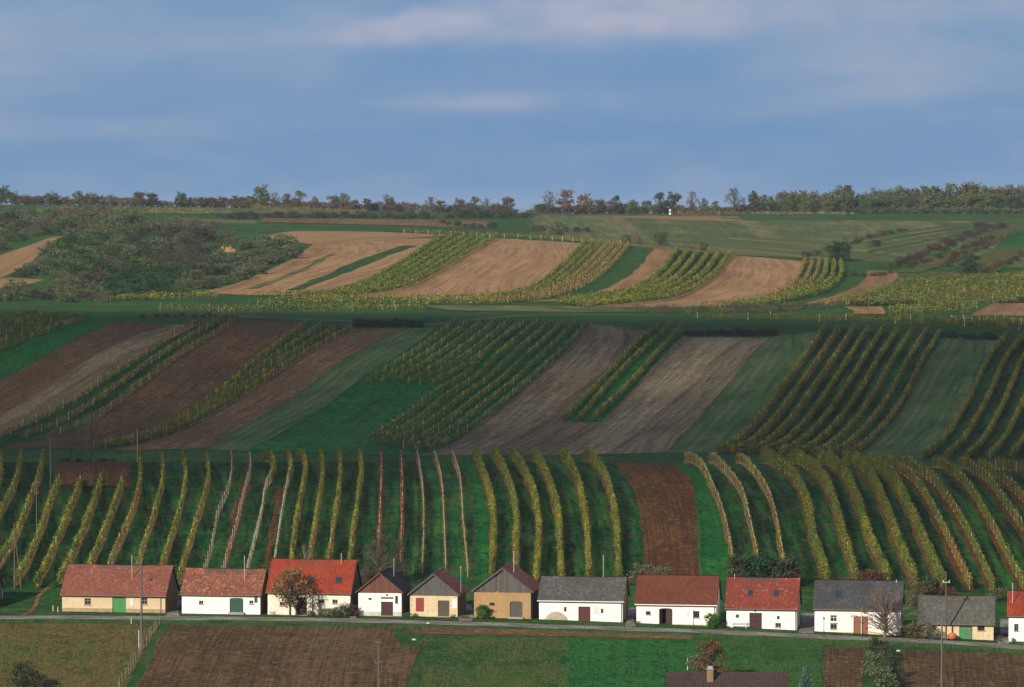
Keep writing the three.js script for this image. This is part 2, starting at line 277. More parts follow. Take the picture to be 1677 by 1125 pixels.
field('stubble_field', E.m12, E.m13, MID, G.straw);
field('stubble_field', E.m13, E.m14, MID, G.greyGreen);
field('vineyard_ground', E.m14, E.m15, MID, G.alley);
field('stubble_field', E.m15, E.m16, MID, G.greyGreen);
field('vineyard_ground', E.m16, [[1900, 556], [1860, 612], [1830, 667], [1810, 709], [1790, 752]], MID, G.alley);
field('vineyard_ground', E.m0, E.m1, MID, G.alley);
field('track', [[300, 514], [560, 524], [700, 530], [760, 524], [860, 515], [1000, 515]], [[300, 516], [560, 527], [700, 534], [760, 528], [860, 518], [1000, 518]], MID, G.olive, { jag: 0.3 });
field('vineyard_ground', [[1068, 540], [1016, 583], [974, 630], [918, 690]], [[1128, 541], [1086, 583], [1038, 636], [985, 692]], MID, G.lush, { lift: 0.08 });
// the upper slope
const U = {
  u0: [[517, 397], [481, 423], [434, 445], [384, 465], [320, 480]], u1: [[720, 390], [654, 434], [592, 465], [540, 480], [420, 484]], u2: [[810, 390], [761, 417], [706, 451], [654, 472], [592, 482], [530, 485]], u3: [[958, 399], [922, 434], [886, 465], [844, 480], [782, 487], [700, 489]],
  u4: [[1030, 402], [990, 445], [948, 472], [886, 489], [800, 494]], u5: [[1071, 407], [1035, 448], [983, 476], [920, 489], [860, 494]], u6: [[1110, 409], [1073, 455], [1038, 476], [990, 485], [910, 494]], u7: [[1195, 418], [1169, 451], [1134, 475], [1100, 488], [1024, 497], [955, 503]],
  u8: [[1319, 429], [1300, 464], [1265, 482], [1220, 495], [1140, 503]], u9: [[1377, 430], [1377, 454], [1348, 478], [1306, 489], [1230, 503]], u10: [[1421, 443], [1411, 464], [1362, 485], [1310, 497]], u11: [[1470, 444], [1466, 461], [1427, 478], [1352, 498]],
};
field('stubble_field', U.u0, U.u1, UP, G.tan);
field('stubble_field', [[520, 374], [470, 380], [425, 388]], [[745, 386], [640, 393], [517, 402]], UP, G.tan, { n: 16, lift: 0.07 });
field('green_strip', [[660, 402], [600, 422], [530, 452], [465, 476]], [[682, 403], [622, 423], [556, 452], [485, 476]], UP, G.grass, { lift: 0.1, jag: 5 });
field('green_strip', [[540, 416], [480, 446], [400, 474]], [[547, 417], [492, 446], [424, 473]], UP, G.olive, { lift: 0.1, jag: 4 });
field('vineyard_ground', U.u1, U.u2, UP, G.alley);
field('stubble_field', U.u2, U.u3, UP, G.tan);
field('vineyard_ground', U.u3, U.u4, UP, G.meadow);
field('green_strip', U.u4, U.u5, UP, G.grass);
field('stubble_field', U.u5, U.u6, UP, G.tan);
field('vineyard_ground', U.u6, U.u7, UP, G.alley);
field('stubble_field', U.u7, U.u8, UP, G.tan);
field('vineyard_ground', U.u8, U.u9, UP, G.alley);
field('grass_field', U.u9, U.u10, UP, G.grass);
field('stubble_field', U.u10, U.u11, UP, G.tanDull);
field('vineyard_ground', U.u11, [[1700, 448], [1700, 462], [1700, 476], [1700, 494]], UP, G.meadow);
field('pasture', [[860, 352], [880, 372], [900, 392]], [[1700, 354], [1700, 366], [1700, 384]], UP, G.olive, { n: 30, scale: 160 });
field('pasture', [[900, 392], [1060, 406], [1200, 418]], [[1700, 384], [1690, 408], [1690, 440]], UP, G.olive, { n: 24, scale: 130, lift: 0.05 });
field('ploughed_field', [[960, 354], [1060, 359], [1170, 363]], [[1210, 355], [1215, 359], [1220, 362]], UP, G.tanDull, { n: 14, lift: 0.1 });
field('grass_field', [[1180, 351.5], [1180, 356], [1180, 361]], [[1690, 353], [1690, 356], [1690, 361]], UP, G.grass, { n: 12, lift: 0.1 });
field('grass_field', [[350, 366], [350, 372], [350, 378]], [[770, 372], [770, 376], [770, 381]], UP, G.grass, { n: 10, lift: 0.1 });
field('ploughed_field', [[430, 357], [430, 361], [430, 364]], [[800, 362], [800, 368], [800, 373]], UP, G.soilPale, { n: 10, lift: 0.1 });
field('grass_field', [[240, 340], [240, 345], [240, 350]], [[600, 345], [600, 348], [600, 351]], UP, G.olive, { n: 10, lift: 0.1 });
field('thicket_floor', [[-40, 350], [-40, 390], [-40, 440], [-40, 492]], [[260, 352], [380, 392], [460, 425], [310, 484]], UP, G.grass, { n: 40, lift: 0.04, jag: 6 });
field('stubble_field', [[-40, 432], [40, 405], [92, 388], [112, 390]], [[-40, 466], [10, 452], [48, 432], [80, 402]], UP, G.tan, { lift: 0.1 });
field('stubble_field', [[-40, 456], [20, 456], [72, 459]], [[-40, 476], [20, 472], [60, 463]], UP, G.tan, { lift: 0.1 });
field('grass_field', [[1665, 378], [1640, 398], [1615, 415]], [[1720, 374], [1715, 398], [1700, 420]], UP, G.lush, { n: 14, lift: 0.15, jag: 3 });
field('dry_bank', [[1650, 372], [1570, 405], [1465, 447]], [[1672, 373], [1600, 414], [1510, 447]], UP, G.meadow, { n: 24, lift: 0.15, jag: 4 });
field('dry_bank', [[1640, 402], [1600, 420], [1560, 440]], [[1690, 400], [1660, 425], [1640, 445]], UP, G.meadow, { n: 24, lift: 0.15, jag: 4 });
for (let k = 0; k < 5; k++) field('green_strip', [[1690, 358 + k * 4], [1560, 368 + k * 6], [1420, 388 + k * 8]], [[1690, 360 + k * 4], [1560, 371 + k * 6], [1420, 392 + k * 8]], UP, k % 2 ? G.grass : G.meadow, { n: 24, lift: 0.1, jag: 3 });
field('stubble_field', [[1385, 503], [1395, 510], [1400, 515]], [[1446, 503], [1448, 510], [1450, 515]], UP, G.tan, { n: 8, lift: 0.1 });
field('ploughed_field', [[1625, 498], [1605, 508], [1590, 518]], [[1700, 496], [1700, 508], [1700, 518]], UP, G.tanDull, { n: 12, lift: 0.07 });
field('grass_field', [[680, 501], [730, 508], [800, 511]], [[1010, 503], [1030, 508], [1060, 512]], UP, G.olive, { n: 12, lift: 0.07 });
// the near slope behind the houses
field('ploughed_field', [[1003, 754], [1030, 790], [1047, 850], [1056, 960]], [[1096, 756], [1132, 790], [1140, 850], [1144, 960]], NEAR, G.soilRed);
field('green_strip', [[1106, 758], [1136, 790], [1145, 850], [1150, 955]], [[1146, 766], [1170, 810], [1190, 870], [1203, 955]], NEAR, G.lush);
field('green_strip', [[757, 754], [772, 800], [778, 860], [782, 955]], [[775, 757], [792, 800], [802, 860], [800, 955]], NEAR, G.lush);
field('vineyard_ground', [[-60, 756], [-60, 800], [-60, 880], [-60, 962]], [[372, 754], [372, 800], [356, 880], [330, 962]], NEAR, G.alley);
field('vineyard_ground', [[372, 754], [372, 800], [356, 880], [330, 962]], [[757, 754], [772, 800], [778, 860], [782, 955]], NEAR, G.alley, { lift: 0.01 });
field('vineyard_ground', [[775, 757], [792, 800], [802, 860], [800, 955]], [[1003, 754], [1030, 790], [1047, 850], [1056, 960]], NEAR, G.alley, { lift: 0.02 });
field('vineyard_ground', [[1146, 766], [1170, 810], [1190, 870], [1203, 955]], [[1780, 772], [1790, 810], [1800, 870], [1810, 975]], NEAR, G.alley, { lift: 0.01 });
field('fallow_patch', [[93, 757], [92, 775], [90, 797]], [[212, 757], [213, 775], [212, 797]], NEAR, G.soilRed, { lift: 0.06, jag: 1.6 });
for (const l of [[[398, 785], [380, 850], [358, 945]], [[455, 800], [440, 860], [430, 930]]]) field('soil_strip', l, l.map(p => [p[0] + 13, p[1]]), NEAR, G.soilRed, { lift: 0.06, jag: 1.2 });
// fields below the road
const ROAD = [[-120, 1012], [30, 1012], [100, 1011.5], [270, 1013], [400, 1014], [560, 1016.5], [690, 1020], [800, 1023], [900, 1026.5], [1000, 1029.5], [1100, 1033], [1200, 1037], [1300, 1041.5], [1400, 1046], [1500, 1050], [1600, 1056], [1690, 1062], [1800, 1068]];
field('village_road', ROAD.map(p => [p[0], p[1] - 3]), ROAD.map(p => [p[0], p[1] + 3.2]), FORE, G.gravel, { n: 120, lift: 0.03, jag: 0.7, scale: 12 });
field('meadow', [[-120, 1022], [-140, 1070], [-180, 1180]], [[262, 1021], [238, 1060], [185, 1180]], FORE, G.meadowDry, { n: 30 });
field('ploughed_field', [[278, 1024], [254, 1060], [190, 1180]], [[690, 1027], [690, 1060], [640, 1180]], FORE, G.soil, { n: 30, lift: 0.01, jag: 1.4 });
field('meadow', [[697, 1041], [695, 1070], [650, 1180]], [[922, 1046], [918, 1080], [900, 1180]], FORE, G.grass, { n: 30 });
field('grass_field', [[922, 1046], [918, 1080], [900, 1180]], [[1134, 1050], [1135, 1080], [1140, 1180]], FORE, G.lush, { n: 30 });
field('soil_strip', [[690, 1026], [900, 1033], [1135, 1041]], [[690, 1039], [900, 1042], [1134, 1048]], FORE, G.soilPale, { n: 40, lift: 0.01 });
field('grass_field', [[1140, 1044], [1140, 1080], [1145, 1180]], [[1350, 1052], [1346, 1080], [1342, 1180]], FORE, G.grass, { n: 30, scale: 30 });
field('vegetable_bed', [[1350, 1062], [1349, 1090], [1345, 1180]], [[1417, 1061], [1416, 1090], [1410, 1180]], FORE, G.soil, { n: 24 });
field('ploughed_field', [[1474, 1064], [1476, 1090], [1480, 1180]], [[1800, 1074], [1810, 1100], [1830, 1180]], FORE, G.soil, { n: 24 });
field('meadow', [[640, 1028], [650, 1048], [655, 1062]], [[697, 1041], [698, 1050], [695, 1062]], FORE, G.grass, { n: 12, lift: 0.03, jag: 3 });
for (const [x0, x1, y0, y1] of [[273, 293, 984, 1010], [1023, 1041, 996, 1027], [1309, 1334, 1004, 1038], [1632, 1654, 1014, 1056], [574, 585, 990, 1014], [752, 773, 990, 1018]]) field('gravel_drive', [[x0 + 5, y0], [x0, y1]], [[x1 + 3, y0], [x1, y1]], [484, 520], G.gravel, { n: 10, lift: 0.02, jag: 0.9, scale: 9 });
field('meadow', [[-40, 352], [100, 352], [220, 354], [420, 362]], [[-40, 366], [100, 366], [240, 368], [420, 372]], UP, G.olive, { n: 20, lift: 0.03 });
field('farm_track', [[30, 1010], [52, 995], [62, 975], [78, 962]], [[44, 1010], [60, 995], [68, 975], [84, 962]], [495, 545], G.soilPale, { n: 20, jag: 0.6 });
console.log('fields');
// The bank cloud whose shadow lies across the middle slope. It hangs out of the picture, up along the sun's direction.
{
  const R = rng(77), geos = [], far = 2600;
  const puff = (x, d, r) => {
    const c = P(x, d).addScaledVector(SUN, far + (R() - 0.5) * 260), g = new THREE.IcosahedronGeometry(r, 2), p = g.attributes.position, s = R() * 99;
    for (let i = 0; i < p.count; i++) { const v = V(p.getX(i), p.getY(i), p.getZ(i)), n = 0.78 + 0.5 * fbm(v.x / r * 1.7 + s, v.y / r * 1.7 + v.z / r, 3, 3); p.setXYZ(i, v.x * n, v.y * n, v.z * n); }
    g.deleteAttribute('uv'); g.translate(c.x, c.y, c.z); geos.push(g);
  };
  for (let x = -420; x <= 420; x += 34) {
    const d0 = 642 + 26 * (vnoise(x / 90, 3, 8) - 0.5), d1 = 1060 - x * 0.02 + 16 * (vnoise(x / 70, 8, 9) - 0.5);
    for (let d = d0; d <= d1 - 30; d += 42) puff(x + (R() - 0.5) * 12, d + (R() - 0.5) * 14, 9.8 + 5 * R());
    puff(x, d1 - 24, 20); puff(x + 17, d1 - 20, 17);
    for (let k = 0; k < 2; k++) puff(x + (R() - 0.5) * 34, d0 - 26 - 16 * R(), 6 + 7 * R());
  }
  const m = mesh('cloud', merge(geos), new THREE.MeshStandardMaterial({ color: lin(0.8, 0.8, 0.8), roughness: 1 }), scene); m.userData = { kind: 'structure' };
}
console.log('cloud');

// thin autumn haze
scene.fog = new THREE.FogExp2(new THREE.Color().setRGB(0.72, 0.8, 0.9), 0.00004);

// ------------------------------------------------------------------ vine rows
function leafSheet() { // collects leaf quads with a tone each
  const pos = [], col = [], idx = []; let n = 0;
  return {
    add(x, y, z, s, R, c, flat = 0) {
      let ux = R() - 0.5, uy = (R() - 0.5) * (1 - flat), uz = R() - 0.5, l = Math.hypot(ux, uy, uz) || 1; ux /= l; uy /= l; uz /= l;
      let vx = R() - 0.5, vy = (R() - 0.5) * (1 - flat), vz = R() - 0.5; const q = vx * ux + vy * uy + vz * uz; vx -= q * ux; vy -= q * uy; vz -= q * uz; l = Math.hypot(vx, vy, vz) || 1; vx /= l; vy /= l; vz /= l;
      const a = s * 0.5, b = s * (0.3 + 0.25 * R());
      pos.push(x + ux * a, y + uy * a, z + uz * a, x + vx * b, y + vy * b, z + vz * b, x - ux * a, y - uy * a, z - uz * a, x - vx * b, y - vy * b, z - vz * b);
      for (let k = 0; k < 4; k++) col.push(c[0], c[1], c[2]); idx.push(n, n + 1, n + 2, n, n + 2, n + 3); n += 4;
    },
    get count() { return n; },
    build() { const g = new THREE.BufferGeometry(); g.setAttribute('position', new THREE.Float32BufferAttribute(pos, 3)); g.setAttribute('color', new THREE.Float32BufferAttribute(col, 3)); g.setIndex(idx); g.computeVertexNormals(); return g; }
  };
}
const LEAF = new THREE.MeshPhysicalMaterial({ specularIntensity: 0.3, color: lin(0.84, 0.86, 0.84), vertexColors: true, roughness: 0.85, side: THREE.DoubleSide });
const POST = [new THREE.MeshStandardMaterial({ color: lin(0.33, 0.29, 0.24), roughness: 0.9 }), new THREE.MeshStandardMaterial({ color: lin(0.48, 0.46, 0.41), roughness: 0.85 }), new THREE.MeshStandardMaterial({ color: lin(0.46, 0.42, 0.36), roughness: 0.9 })];
const CANE = new THREE.MeshStandardMaterial({ color: lin(0.16, 0.095, 0.055), roughness: 0.95 });
const postGeo = (() => { const g = new THREE.CylinderGeometry(0.045, 0.055, 2.25, 6); g.translate(0, 0.85, 0); return g; })();
const TONE = { yellow: [0.32, 0.26, 0.025], gold: [0.21, 0.165, 0.022], lime: [0.115, 0.15, 0.02], green: [0.06, 0.09, 0.018], brown: [0.15, 0.085, 0.03], rust: [0.20, 0.055, 0.025], red: [0.15, 0.035, 0.03] };
const MIX = {
  gold: ['yellow', 'yellow', 'gold', 'lime', 'lime', 'lime', 'lime', 'green', 'green', 'green', 'brown'], olive: ['gold', 'lime', 'lime', 'lime', 'lime', 'green', 'green', 'green', 'brown'], mossy: ['lime', 'green', 'lime', 'lime', 'gold', 'green'], late: ['gold', 'brown', 'brown', 'lime', 'rust', 'gold'],
  red: ['red', 'red', 'rust', 'brown', 'red'], bare: ['brown', 'brown', 'gold'], orange: ['gold', 'brown', 'rust', 'gold', 'lime', 'brown'],
};
const DETAIL = new Map([[NEAR, { s: 0.175, n: 110, post: 5.2, ext: 9 }], [MID, { s: 0.24, n: 52, post: 11, ext: 0 }], [UP, { s: 0.42, n: 15, post: 16, ext: 0 }]]);
let rowSeed = 100;
const NTH = ['first', 'second', 'third', 'fourth', 'fifth', 'sixth', 'seventh', 'eighth', 'ninth', 'tenth', 'eleventh'];
const nth = (l, k, n) => n > 1 ? NTH[k] + ' ' + l : l;
function vineRow(px, zone, o = {}) {
  const D = DETAIL.get(zone) || DETAIL.get(UP), R = rng(rowSeed++ * 7919), dy = o.dy ?? (zone === NEAR ? 8 : zone === MID ? 3.5 : 2);
  const K = 26, w = worldLine(px.map(p => [p[0], p[1] + dy]), zone, K); while (w.length > 6 && !w[1][2]) w.shift(); while (w.length > 6 && !w[w.length - 2][2]) w.pop();
  if (o.ext ?? D.ext) { // over the brow of the hill
    const top = w[0][1] > w[w.length - 1][1], a = top ? w[0] : w[w.length - 1], b = top ? w[2] : w[w.length - 3], L = Math.hypot(a[0] - b[0], a[1] - b[1]) || 1, e = o.ext ?? D.ext;
    const q = [a[0] + (a[0] - b[0]) / L * e * 0.8, a[1] + e]; top ? w.unshift(q) : w.push(q);
  }
  const line = finer(w, 0.5); let base = line[0][1] < line[line.length - 1][1] ? line[0] : line[line.length - 1];
  const B = P(base[0], base[1]), t = thing('vine_row', o.label || 'row of vines', 'vine row', [B.x, B.y, B.z], o.group || 'vine rows');
  const sheet = leafSheet(), tones = MIX[o.mix || 'olive'].map(k => TONE[k]), tops = o.mixTop ? MIX[o.mixTop].map(k => TONE[k]) : tones, tail = o.mixTail ? MIX[o.mixTail].map(k => TONE[k]) : tones, full = o.full ?? 1, hTop = o.h || (zone === MID ? 1.55 : 1.75), half = (o.half || 0.34) * (zone === MID ? 1.0 : zone === NEAR ? 0.74 : 1), from = o.leafFrom ?? 0, to = o.leafTo ?? 1;
  let s = 0, vigor = 1, tall = 1, bushy = 1, own = null, nextPlant = 0, lean = 0, acc = 0;
  const seedN = rowSeed, n = line.length, canes = [];
  let nextPost = 0.2, posts = [];
  let total = 0; for (let i = 1; i < n; i++) total += Math.hypot(line[i][0] - line[i - 1][0], line[i][1] - line[i - 1][1]);
  for (let i = 1; i < n; i++) {
    const a = line[i - 1], b = line[i], L = Math.hypot(b[0] - a[0], b[1] - a[1]), tx = (b[0] - a[0]) / L, td = (b[1] - a[1]) / L;
    if (s >= nextPlant) { nextPlant = s + 1.05 + 0.3 * R(); vigor = R() < 0.03 ? 0.35 : 0.84 + 0.36 * R(); lean = (R() - 0.5) * 0.2; tall = 0.8 + 0.36 * R(); bushy = 0.7 + 0.6 * R(); own = null; if (zone !== UP && (o.bareCanes || R() < 0.8)) canes.push([a[0], a[1], R()]); }
    const f = s / total, leafy = f >= from && f <= to ? 1 : (o.rest ?? 0), wave = 0.8 + 0.4 * vnoise(s / 9, 3, seedN);
    acc += L * D.n * full * vigor * wave * leafy;
    while (acc >= 1) {
      acc--; const u = R(), shoot = R() < 0.07, up = shoot ? hTop * (0.95 + 0.4 * R()) : (o.low ?? 0.45) + (hTop - 0.4) * Math.pow(R(), 0.8) * tall, across = lean + (R() + R() - 1) * half * 1.3 * bushy * (shoot ? 0.6 : 1.2 - 0.35 * up / hTop), x = lerp(a[0], b[0], u) - td * across, d = lerp(a[1], b[1], u) + tx * across;
      const pal = vnoise(s / 14, 5, seedN + 1) + (R() - 0.5) * 0.5 < 0.28 ? tail : (o.mixTop && f < (o.topShare || 0.35) ? tops : tones), rc = pal[(R() * pal.length) | 0], c = (own = own || rc).map((v, q) => lerp(v, rc[q], 0.45)), k = 0.82 + 0.64 * R();
      sheet.add(x - B.x, hAt(x, d) + up - B.y, -d - B.z, D.s * (0.7 + 0.6 * R()), R, [c[0] * k, c[1] * k, c[2] * k]);
    }
    if (s >= nextPost) { posts.push([a[0], a[1]]); nextPost = s + (o.post || D.post) * (0.9 + 0.2 * R()); }
    s += L;
  }
  if (sheet.count) mesh('foliage', sheet.build(), LEAF, t);
  if (canes.length) { // stocks and canes
    const g = []; for (const [x, d, r] of canes) { const p = P(x, d).sub(B); g.push(tube(p, p.clone().add(V((r - 0.5) * 0.15, 0.75, (r - 0.5) * 0.3)), 0.045, 0.035, 4)); if (o.bareCanes) for (let k = 0; k < 3; k++) { const q = p.clone().add(V((R() - 0.5) * 0.1, 0.7, (R() - 0.5) * 0.3)); g.push(tube(q, q.clone().add(V((R() - 0.5) * 0.35, 0.5 + 0.5 * R(), (R() - 0.5) * 0.9)), 0.022, 0.012, 3)); } }
    mesh('vine_stocks', merge(g), CANE, t).userData.kind = 'stuff';
  }
  const pm = POST[o.postTone ?? (zone === MID ? 1 : 2)];
  for (const [x, d] of posts) { const m = mesh('post', postGeo, pm, t), p = P(x, d).sub(B); m.position.copy(p); m.rotation.set((R() - 0.5) * 0.05, R() * 6, (R() - 0.5) * 0.05); m.scale.set(o.postW || 0.9, 0.92 + 0.2 * R(), o.postW || 0.9); }
  if (o.soil) { const side = line.filter((_, i) => i % 4 === 0), A = [], C = []; for (let i = 0; i < side.length; i++) { const a = side[Math.max(0, i - 1)], b = side[Math.min(side.length - 1, i + 1)], L = Math.hypot(b[0] - a[0], b[1] - a[1]) || 1, nx = -(b[1] - a[1]) / L, nd = (b[0] - a[0]) / L, h = o.soil / 2; A.push([side[i][0] - nx * h, side[i][1] - nd * h]); C.push([side[i][0] + nx * h, side[i][1] + nd * h]); } structure('soil_strip', drape(A, C, LIFT(zone) + 0.07, 20, 0.7, rowSeed), o.soilMat || G.soilPale); }
  return t;
}
function block(left, right, n, zone, o) { const a = smoothLine(left, 20), b = smoothLine(right, 20); for (let k = 0; k < n; k++) { const t = n > 1 ? k / (n - 1) : 0.5; vineRow(a.map((p, i) => [lerp(p[0], b[i][0], t), lerp(p[1], b[i][1], t)]), zone, (q => ({ ...q, label: q.from ? nth(`${q.label}, counted from ${q.from}`, k, n) : q.label }))(typeof o === 'function' ? o(k) : o)); } }
const rows = (list, o) => list.forEach((l, k) => vineRow(l, NEAR, { ...o, label: o.from ? nth(`${o.label}, counted from ${o.from}`, k, list.length) : o.label }));

// near slope, behind the houses
const g1 = { group: 'vine rows behind the two long red-roofed houses', label: 'yellow vine row beside the longest house', from: 'the farm track end', mix: 'gold', mixTail: 'olive', half: 0.42, soil: 0.7 };
rows([[[4, 738], [1, 775], [-8, 810], [-25, 870]], [[36, 738], [30, 775], [22, 800], [3, 838], [-20, 890]], [[71, 737], [67, 770], [43, 837], [20, 890], [0, 920], [-14, 945]]], g1);
rows([[[97, 790], [83, 823], [63, 880], [43, 927], [25, 955]], [[132, 792], [117, 830], [93, 890], [70, 940], [58, 957]], [[165, 788], [147, 843], [123, 903], [105, 940], [98, 953]], [[200, 793], [187, 830], [163, 893], [147, 928], [138, 950]]], { ...g1, ext: 0, label: 'thick yellow vine row starting below the bare brown patch', group: 'vine rows below the brown patch', from: 'the double pole', full: 1.25, half: 0.5 });
const g2 = { ...g1, label: 'slender yellow-green vine row between the two long red-roofed houses', from: 'the brown patch', group: 'slender vine rows on the near slope', mix: 'gold', mixTail: 'late', full: 0.8, half: 0.32, soil: 0.6 };
rows([[[229, 740], [229, 793], [217, 840], [200, 880], [183, 920], [172, 950]], [[264, 740], [267, 783], [254, 837], [234, 900], [220, 945]], [[299, 740], [304, 783], [294, 837], [277, 893], [258, 948]], [[334, 737], [342, 773], [334, 817], [317, 870], [297, 935], [292, 950]]], g2);
const g3 = { label: 'bare vine row of pale stakes', from: 'the slender rows', group: 'bare staked rows', mix: 'bare', full: 0.06, bareCanes: true, post: 3.4, postTone: 2, soil: 0, postW: 0.7 };
rows([[[378, 745], [380, 765], [377, 792], [357, 843], [347, 897], [332, 945]], [[405, 740], [411, 763], [400, 807], [387, 863], [370, 920], [362, 948]]], g3);
const g4 = { ...g3, from: undefined, label: 'vine row leafy at the hilltop end and bare pale stakes below', group: 'half bare rows', mix: 'gold', full: 1.3, half: 0.45, leafFrom: 0, leafTo: 0.6, rest: 0.05, post: 1.8 };
vineRow([[430, 737], [449, 763], [444, 783], [437, 793], [427, 847], [409, 920], [402, 948]], NEAR, { ...g4, leafTo: 0.42 }); vineRow([[469, 737], [477, 770], [472, 787], [464, 827], [453, 900], [446, 945]], NEAR, { ...g4, leafTo: 0.42 });
const g5 = { ...g2, label: 'yellow-green vine row climbing behind the orange-red roof', from: 'the stakes', group: 'vine rows behind the orange-red roof', full: 1.0, half: 0.38, mix: 'gold' };
rows([[[492, 743], [501, 763], [494, 810], [484, 863], [477, 920], [474, 940]], [[524, 735], [529, 767], [521, 830], [511, 893], [506, 940]], [[555, 738], [558, 770], [549, 847], [540, 907], [536, 940]], [[588, 734], [592, 772], [585, 824], [576, 893], [570, 940]]], g5);
rows([[[623, 735], [625, 772], [623, 824], [621, 872], [620, 905]], [[656, 735], [658, 772], [659, 824], [657, 890], [656, 915]]], { label: 'narrow vine row with wine-red leaves', from: 'the orange-red roof', group: 'red vine rows', mix: 'red', full: 0.7, half: 0.22, h: 1.6, soil: 0.5, post: 3 });
rows([[[683, 749], [690, 789], [694, 841], [692, 941]], [[711, 749], [722, 789], [727, 858], [730, 938]], [[741, 751], [753, 789], [758, 858], [766, 943]]], { ...g3, dy: 4, label: 'leafless vine row of pale brown canes', from: 'the wine-red rows', group: 'leafless cane rows', post: 2.6, h: 1.4, full: 0.14, postTone: 0, soil: 0, postW: 0.8 });
const g6 = { label: 'broad yellow vine row uphill of the arched house', from: 'the leafless rows', group: 'broad vine rows beside the red-brown field', mix: 'gold', mixTop: 'olive', topShare: 0.5, full: 1.5, half: 0.5, h: 1.9, soil: 1.1, soilMat: G.soilUmber };
rows([[[775, 739], [796, 789], [808, 841], [808, 893], [805, 944]], [[806, 739], [830, 782], [844, 831], [846, 890], [844, 944]], [[837, 739], [867, 789], [881, 841], [882, 890], [879, 947]], [[870, 735], [896, 782], [913, 834], [917, 893], [920, 947]], [[912, 735], [941, 775], [955, 824], [962, 876], [965, 947]], [[955, 737], [986, 772], [1002, 817], [1010, 869], [1015, 947]]], g6);
const g7 = { label: 'brown-leaved staked vine row', from: 'the red-brown field', group: 'staked vine rows by the green strip', mix: 'late', mixTail: 'gold', full: 0.8, half: 0.28, post: 2.4, postTone: 2, postW: 0.8, soil: 0.6, h: 1.5 };
rows([[[1120, 745], [1148, 762], [1165, 796], [1181, 834], [1193, 882], [1200, 920], [1205, 945]], [[1160, 745], [1186, 768], [1214, 806], [1227, 854], [1238, 902], [1244, 940]], [[1196, 744], [1224, 760], [1255, 803], [1269, 844], [1279, 899], [1286, 940]]], g7);
const g8 = { label: 'dense olive-yellow vine row behind the slate roof', from: 'the staked rows', group: 'dense vine rows behind the grey roofs', mix: 'olive', mixTail: 'gold', full: 2.1, half: 0.66, h: 2.05, soil: 1.5, soilMat: G.soilUmber };
rows([[[1238, 744], [1293, 775], [1320, 820], [1331, 875], [1355, 950]], [[1293, 744], [1341, 778], [1365, 823], [1382, 882], [1402, 950]], [[1341, 744], [1382, 778], [1406, 827], [1423, 882], [1455, 950]], [[1386, 744], [1423, 778], [1448, 827], [1468, 882], [1500, 955]], [[1417, 751], [1461, 785], [1489, 834], [1513, 889], [1545, 958]]], g8);
const g9 = { label: 'loose olive and brown vine row', from: 'the dense olive-yellow rows', group: 'loose vine rows above the low grey house', mix: 'olive', mixTail: 'late', full: 1.25, half: 0.42, soil: 1.6, post: 3.4, postTone: 1, soilMat: G.soilRed };
rows([[[1458, 758], [1496, 785], [1530, 837], [1558, 895], [1589, 960]], [[1485, 758], [1530, 789], [1571, 847], [1599, 902], [1628, 964]], [[1527, 751], [1575, 785], [1616, 847], [1644, 899], [1678, 964]], [[1571, 754], [1616, 785], [1657, 840], [1690, 890], [1715, 940]], [[1616, 768], [1651, 792], [1690, 835], [1730, 900]]], g9);
vineRow([[1560, 757], [1620, 760], [1690, 772]], NEAR, { ...g9, mix: 'late', ext: 0, label: 'brown-leaved vine row running along the brow of the slope', group: undefined });

// middle slope, under the cloud
const m = (label, mix, o = {}) => ({ label, group: label, mix, mixTail: 'gold', ...o });
block([[60, 514], [20, 522], [-20, 536]], [[140, 521], [60, 549], [-20, 582]], 5, MID, m('vine row with white posts beside the green strip', 'gold', { from: 'the green strip', full: 0.9 }));
block([[350, 520], [300, 540], [240, 578], [160, 631], [100, 668], [-10, 720]], [[385, 524], [362, 541], [300, 577], [234, 627], [187, 663], [140, 694], [80, 716]], 3, MID, m('orange-brown vine row above the very dark ploughed strip', 'orange', { from: 'the pale strip', full: 0.7, post: 9 }));
block([[500, 533], [434, 581], [367, 637], [300, 684], [234, 716], [150, 734]], [[575, 539], [494, 582], [427, 626], [360, 668], [287, 705], [214, 728]], 4, MID, m('shaded vine row with pale posts', 'gold', { from: 'the very dark strip', mixTail: 'orange', full: 0.95, post: 8 }));
block([[748, 527], [689, 570], [640, 601], [602, 624]], [[852, 530], [790, 580], [740, 612], [708, 628]], 6, MID, m('short shaded vine row ending at the bright green patch', 'gold', { from: 'the terrace bushes', h: 1.35, full: 0.9, post: 8 }));
block([[858, 531], [803, 571], [761, 615], [713, 644], [671, 678], [600, 724]], [[962, 531], [932, 563], [884, 608], [815, 667], [759, 709], [700, 738]], 6, MID, m('long shaded vine row beside the bright green patch', 'gold', { from: 'that patch', mixTail: 'gold', h: 1.35, half: 0.3, full: 1.0, post: 10 }));
for (const l of [[[1076, 538], [1024, 583], [983, 628], [928, 684]], [[1097, 536], [1052, 576], [997, 631], [948, 688]], [[1118, 538], [1073, 583], [1024, 638], [972, 686]]].entries()) vineRow(l[1], MID, m('three vine rows standing alone between bare strips', 'gold', { label: NTH[l[0]] + ' of three vine rows alone between bare strips, counted from the grey strip', mixTail: 'gold', full: 1.5, half: 0.5, post: 8 }));
const VL = [[1353, 534], [1313, 593], [1279, 638], [1238, 693], [1196, 731], [1172, 739]], VR = [[1540, 545], [1510, 593], [1479, 655], [1444, 703], [1410, 734], [1382, 746]];
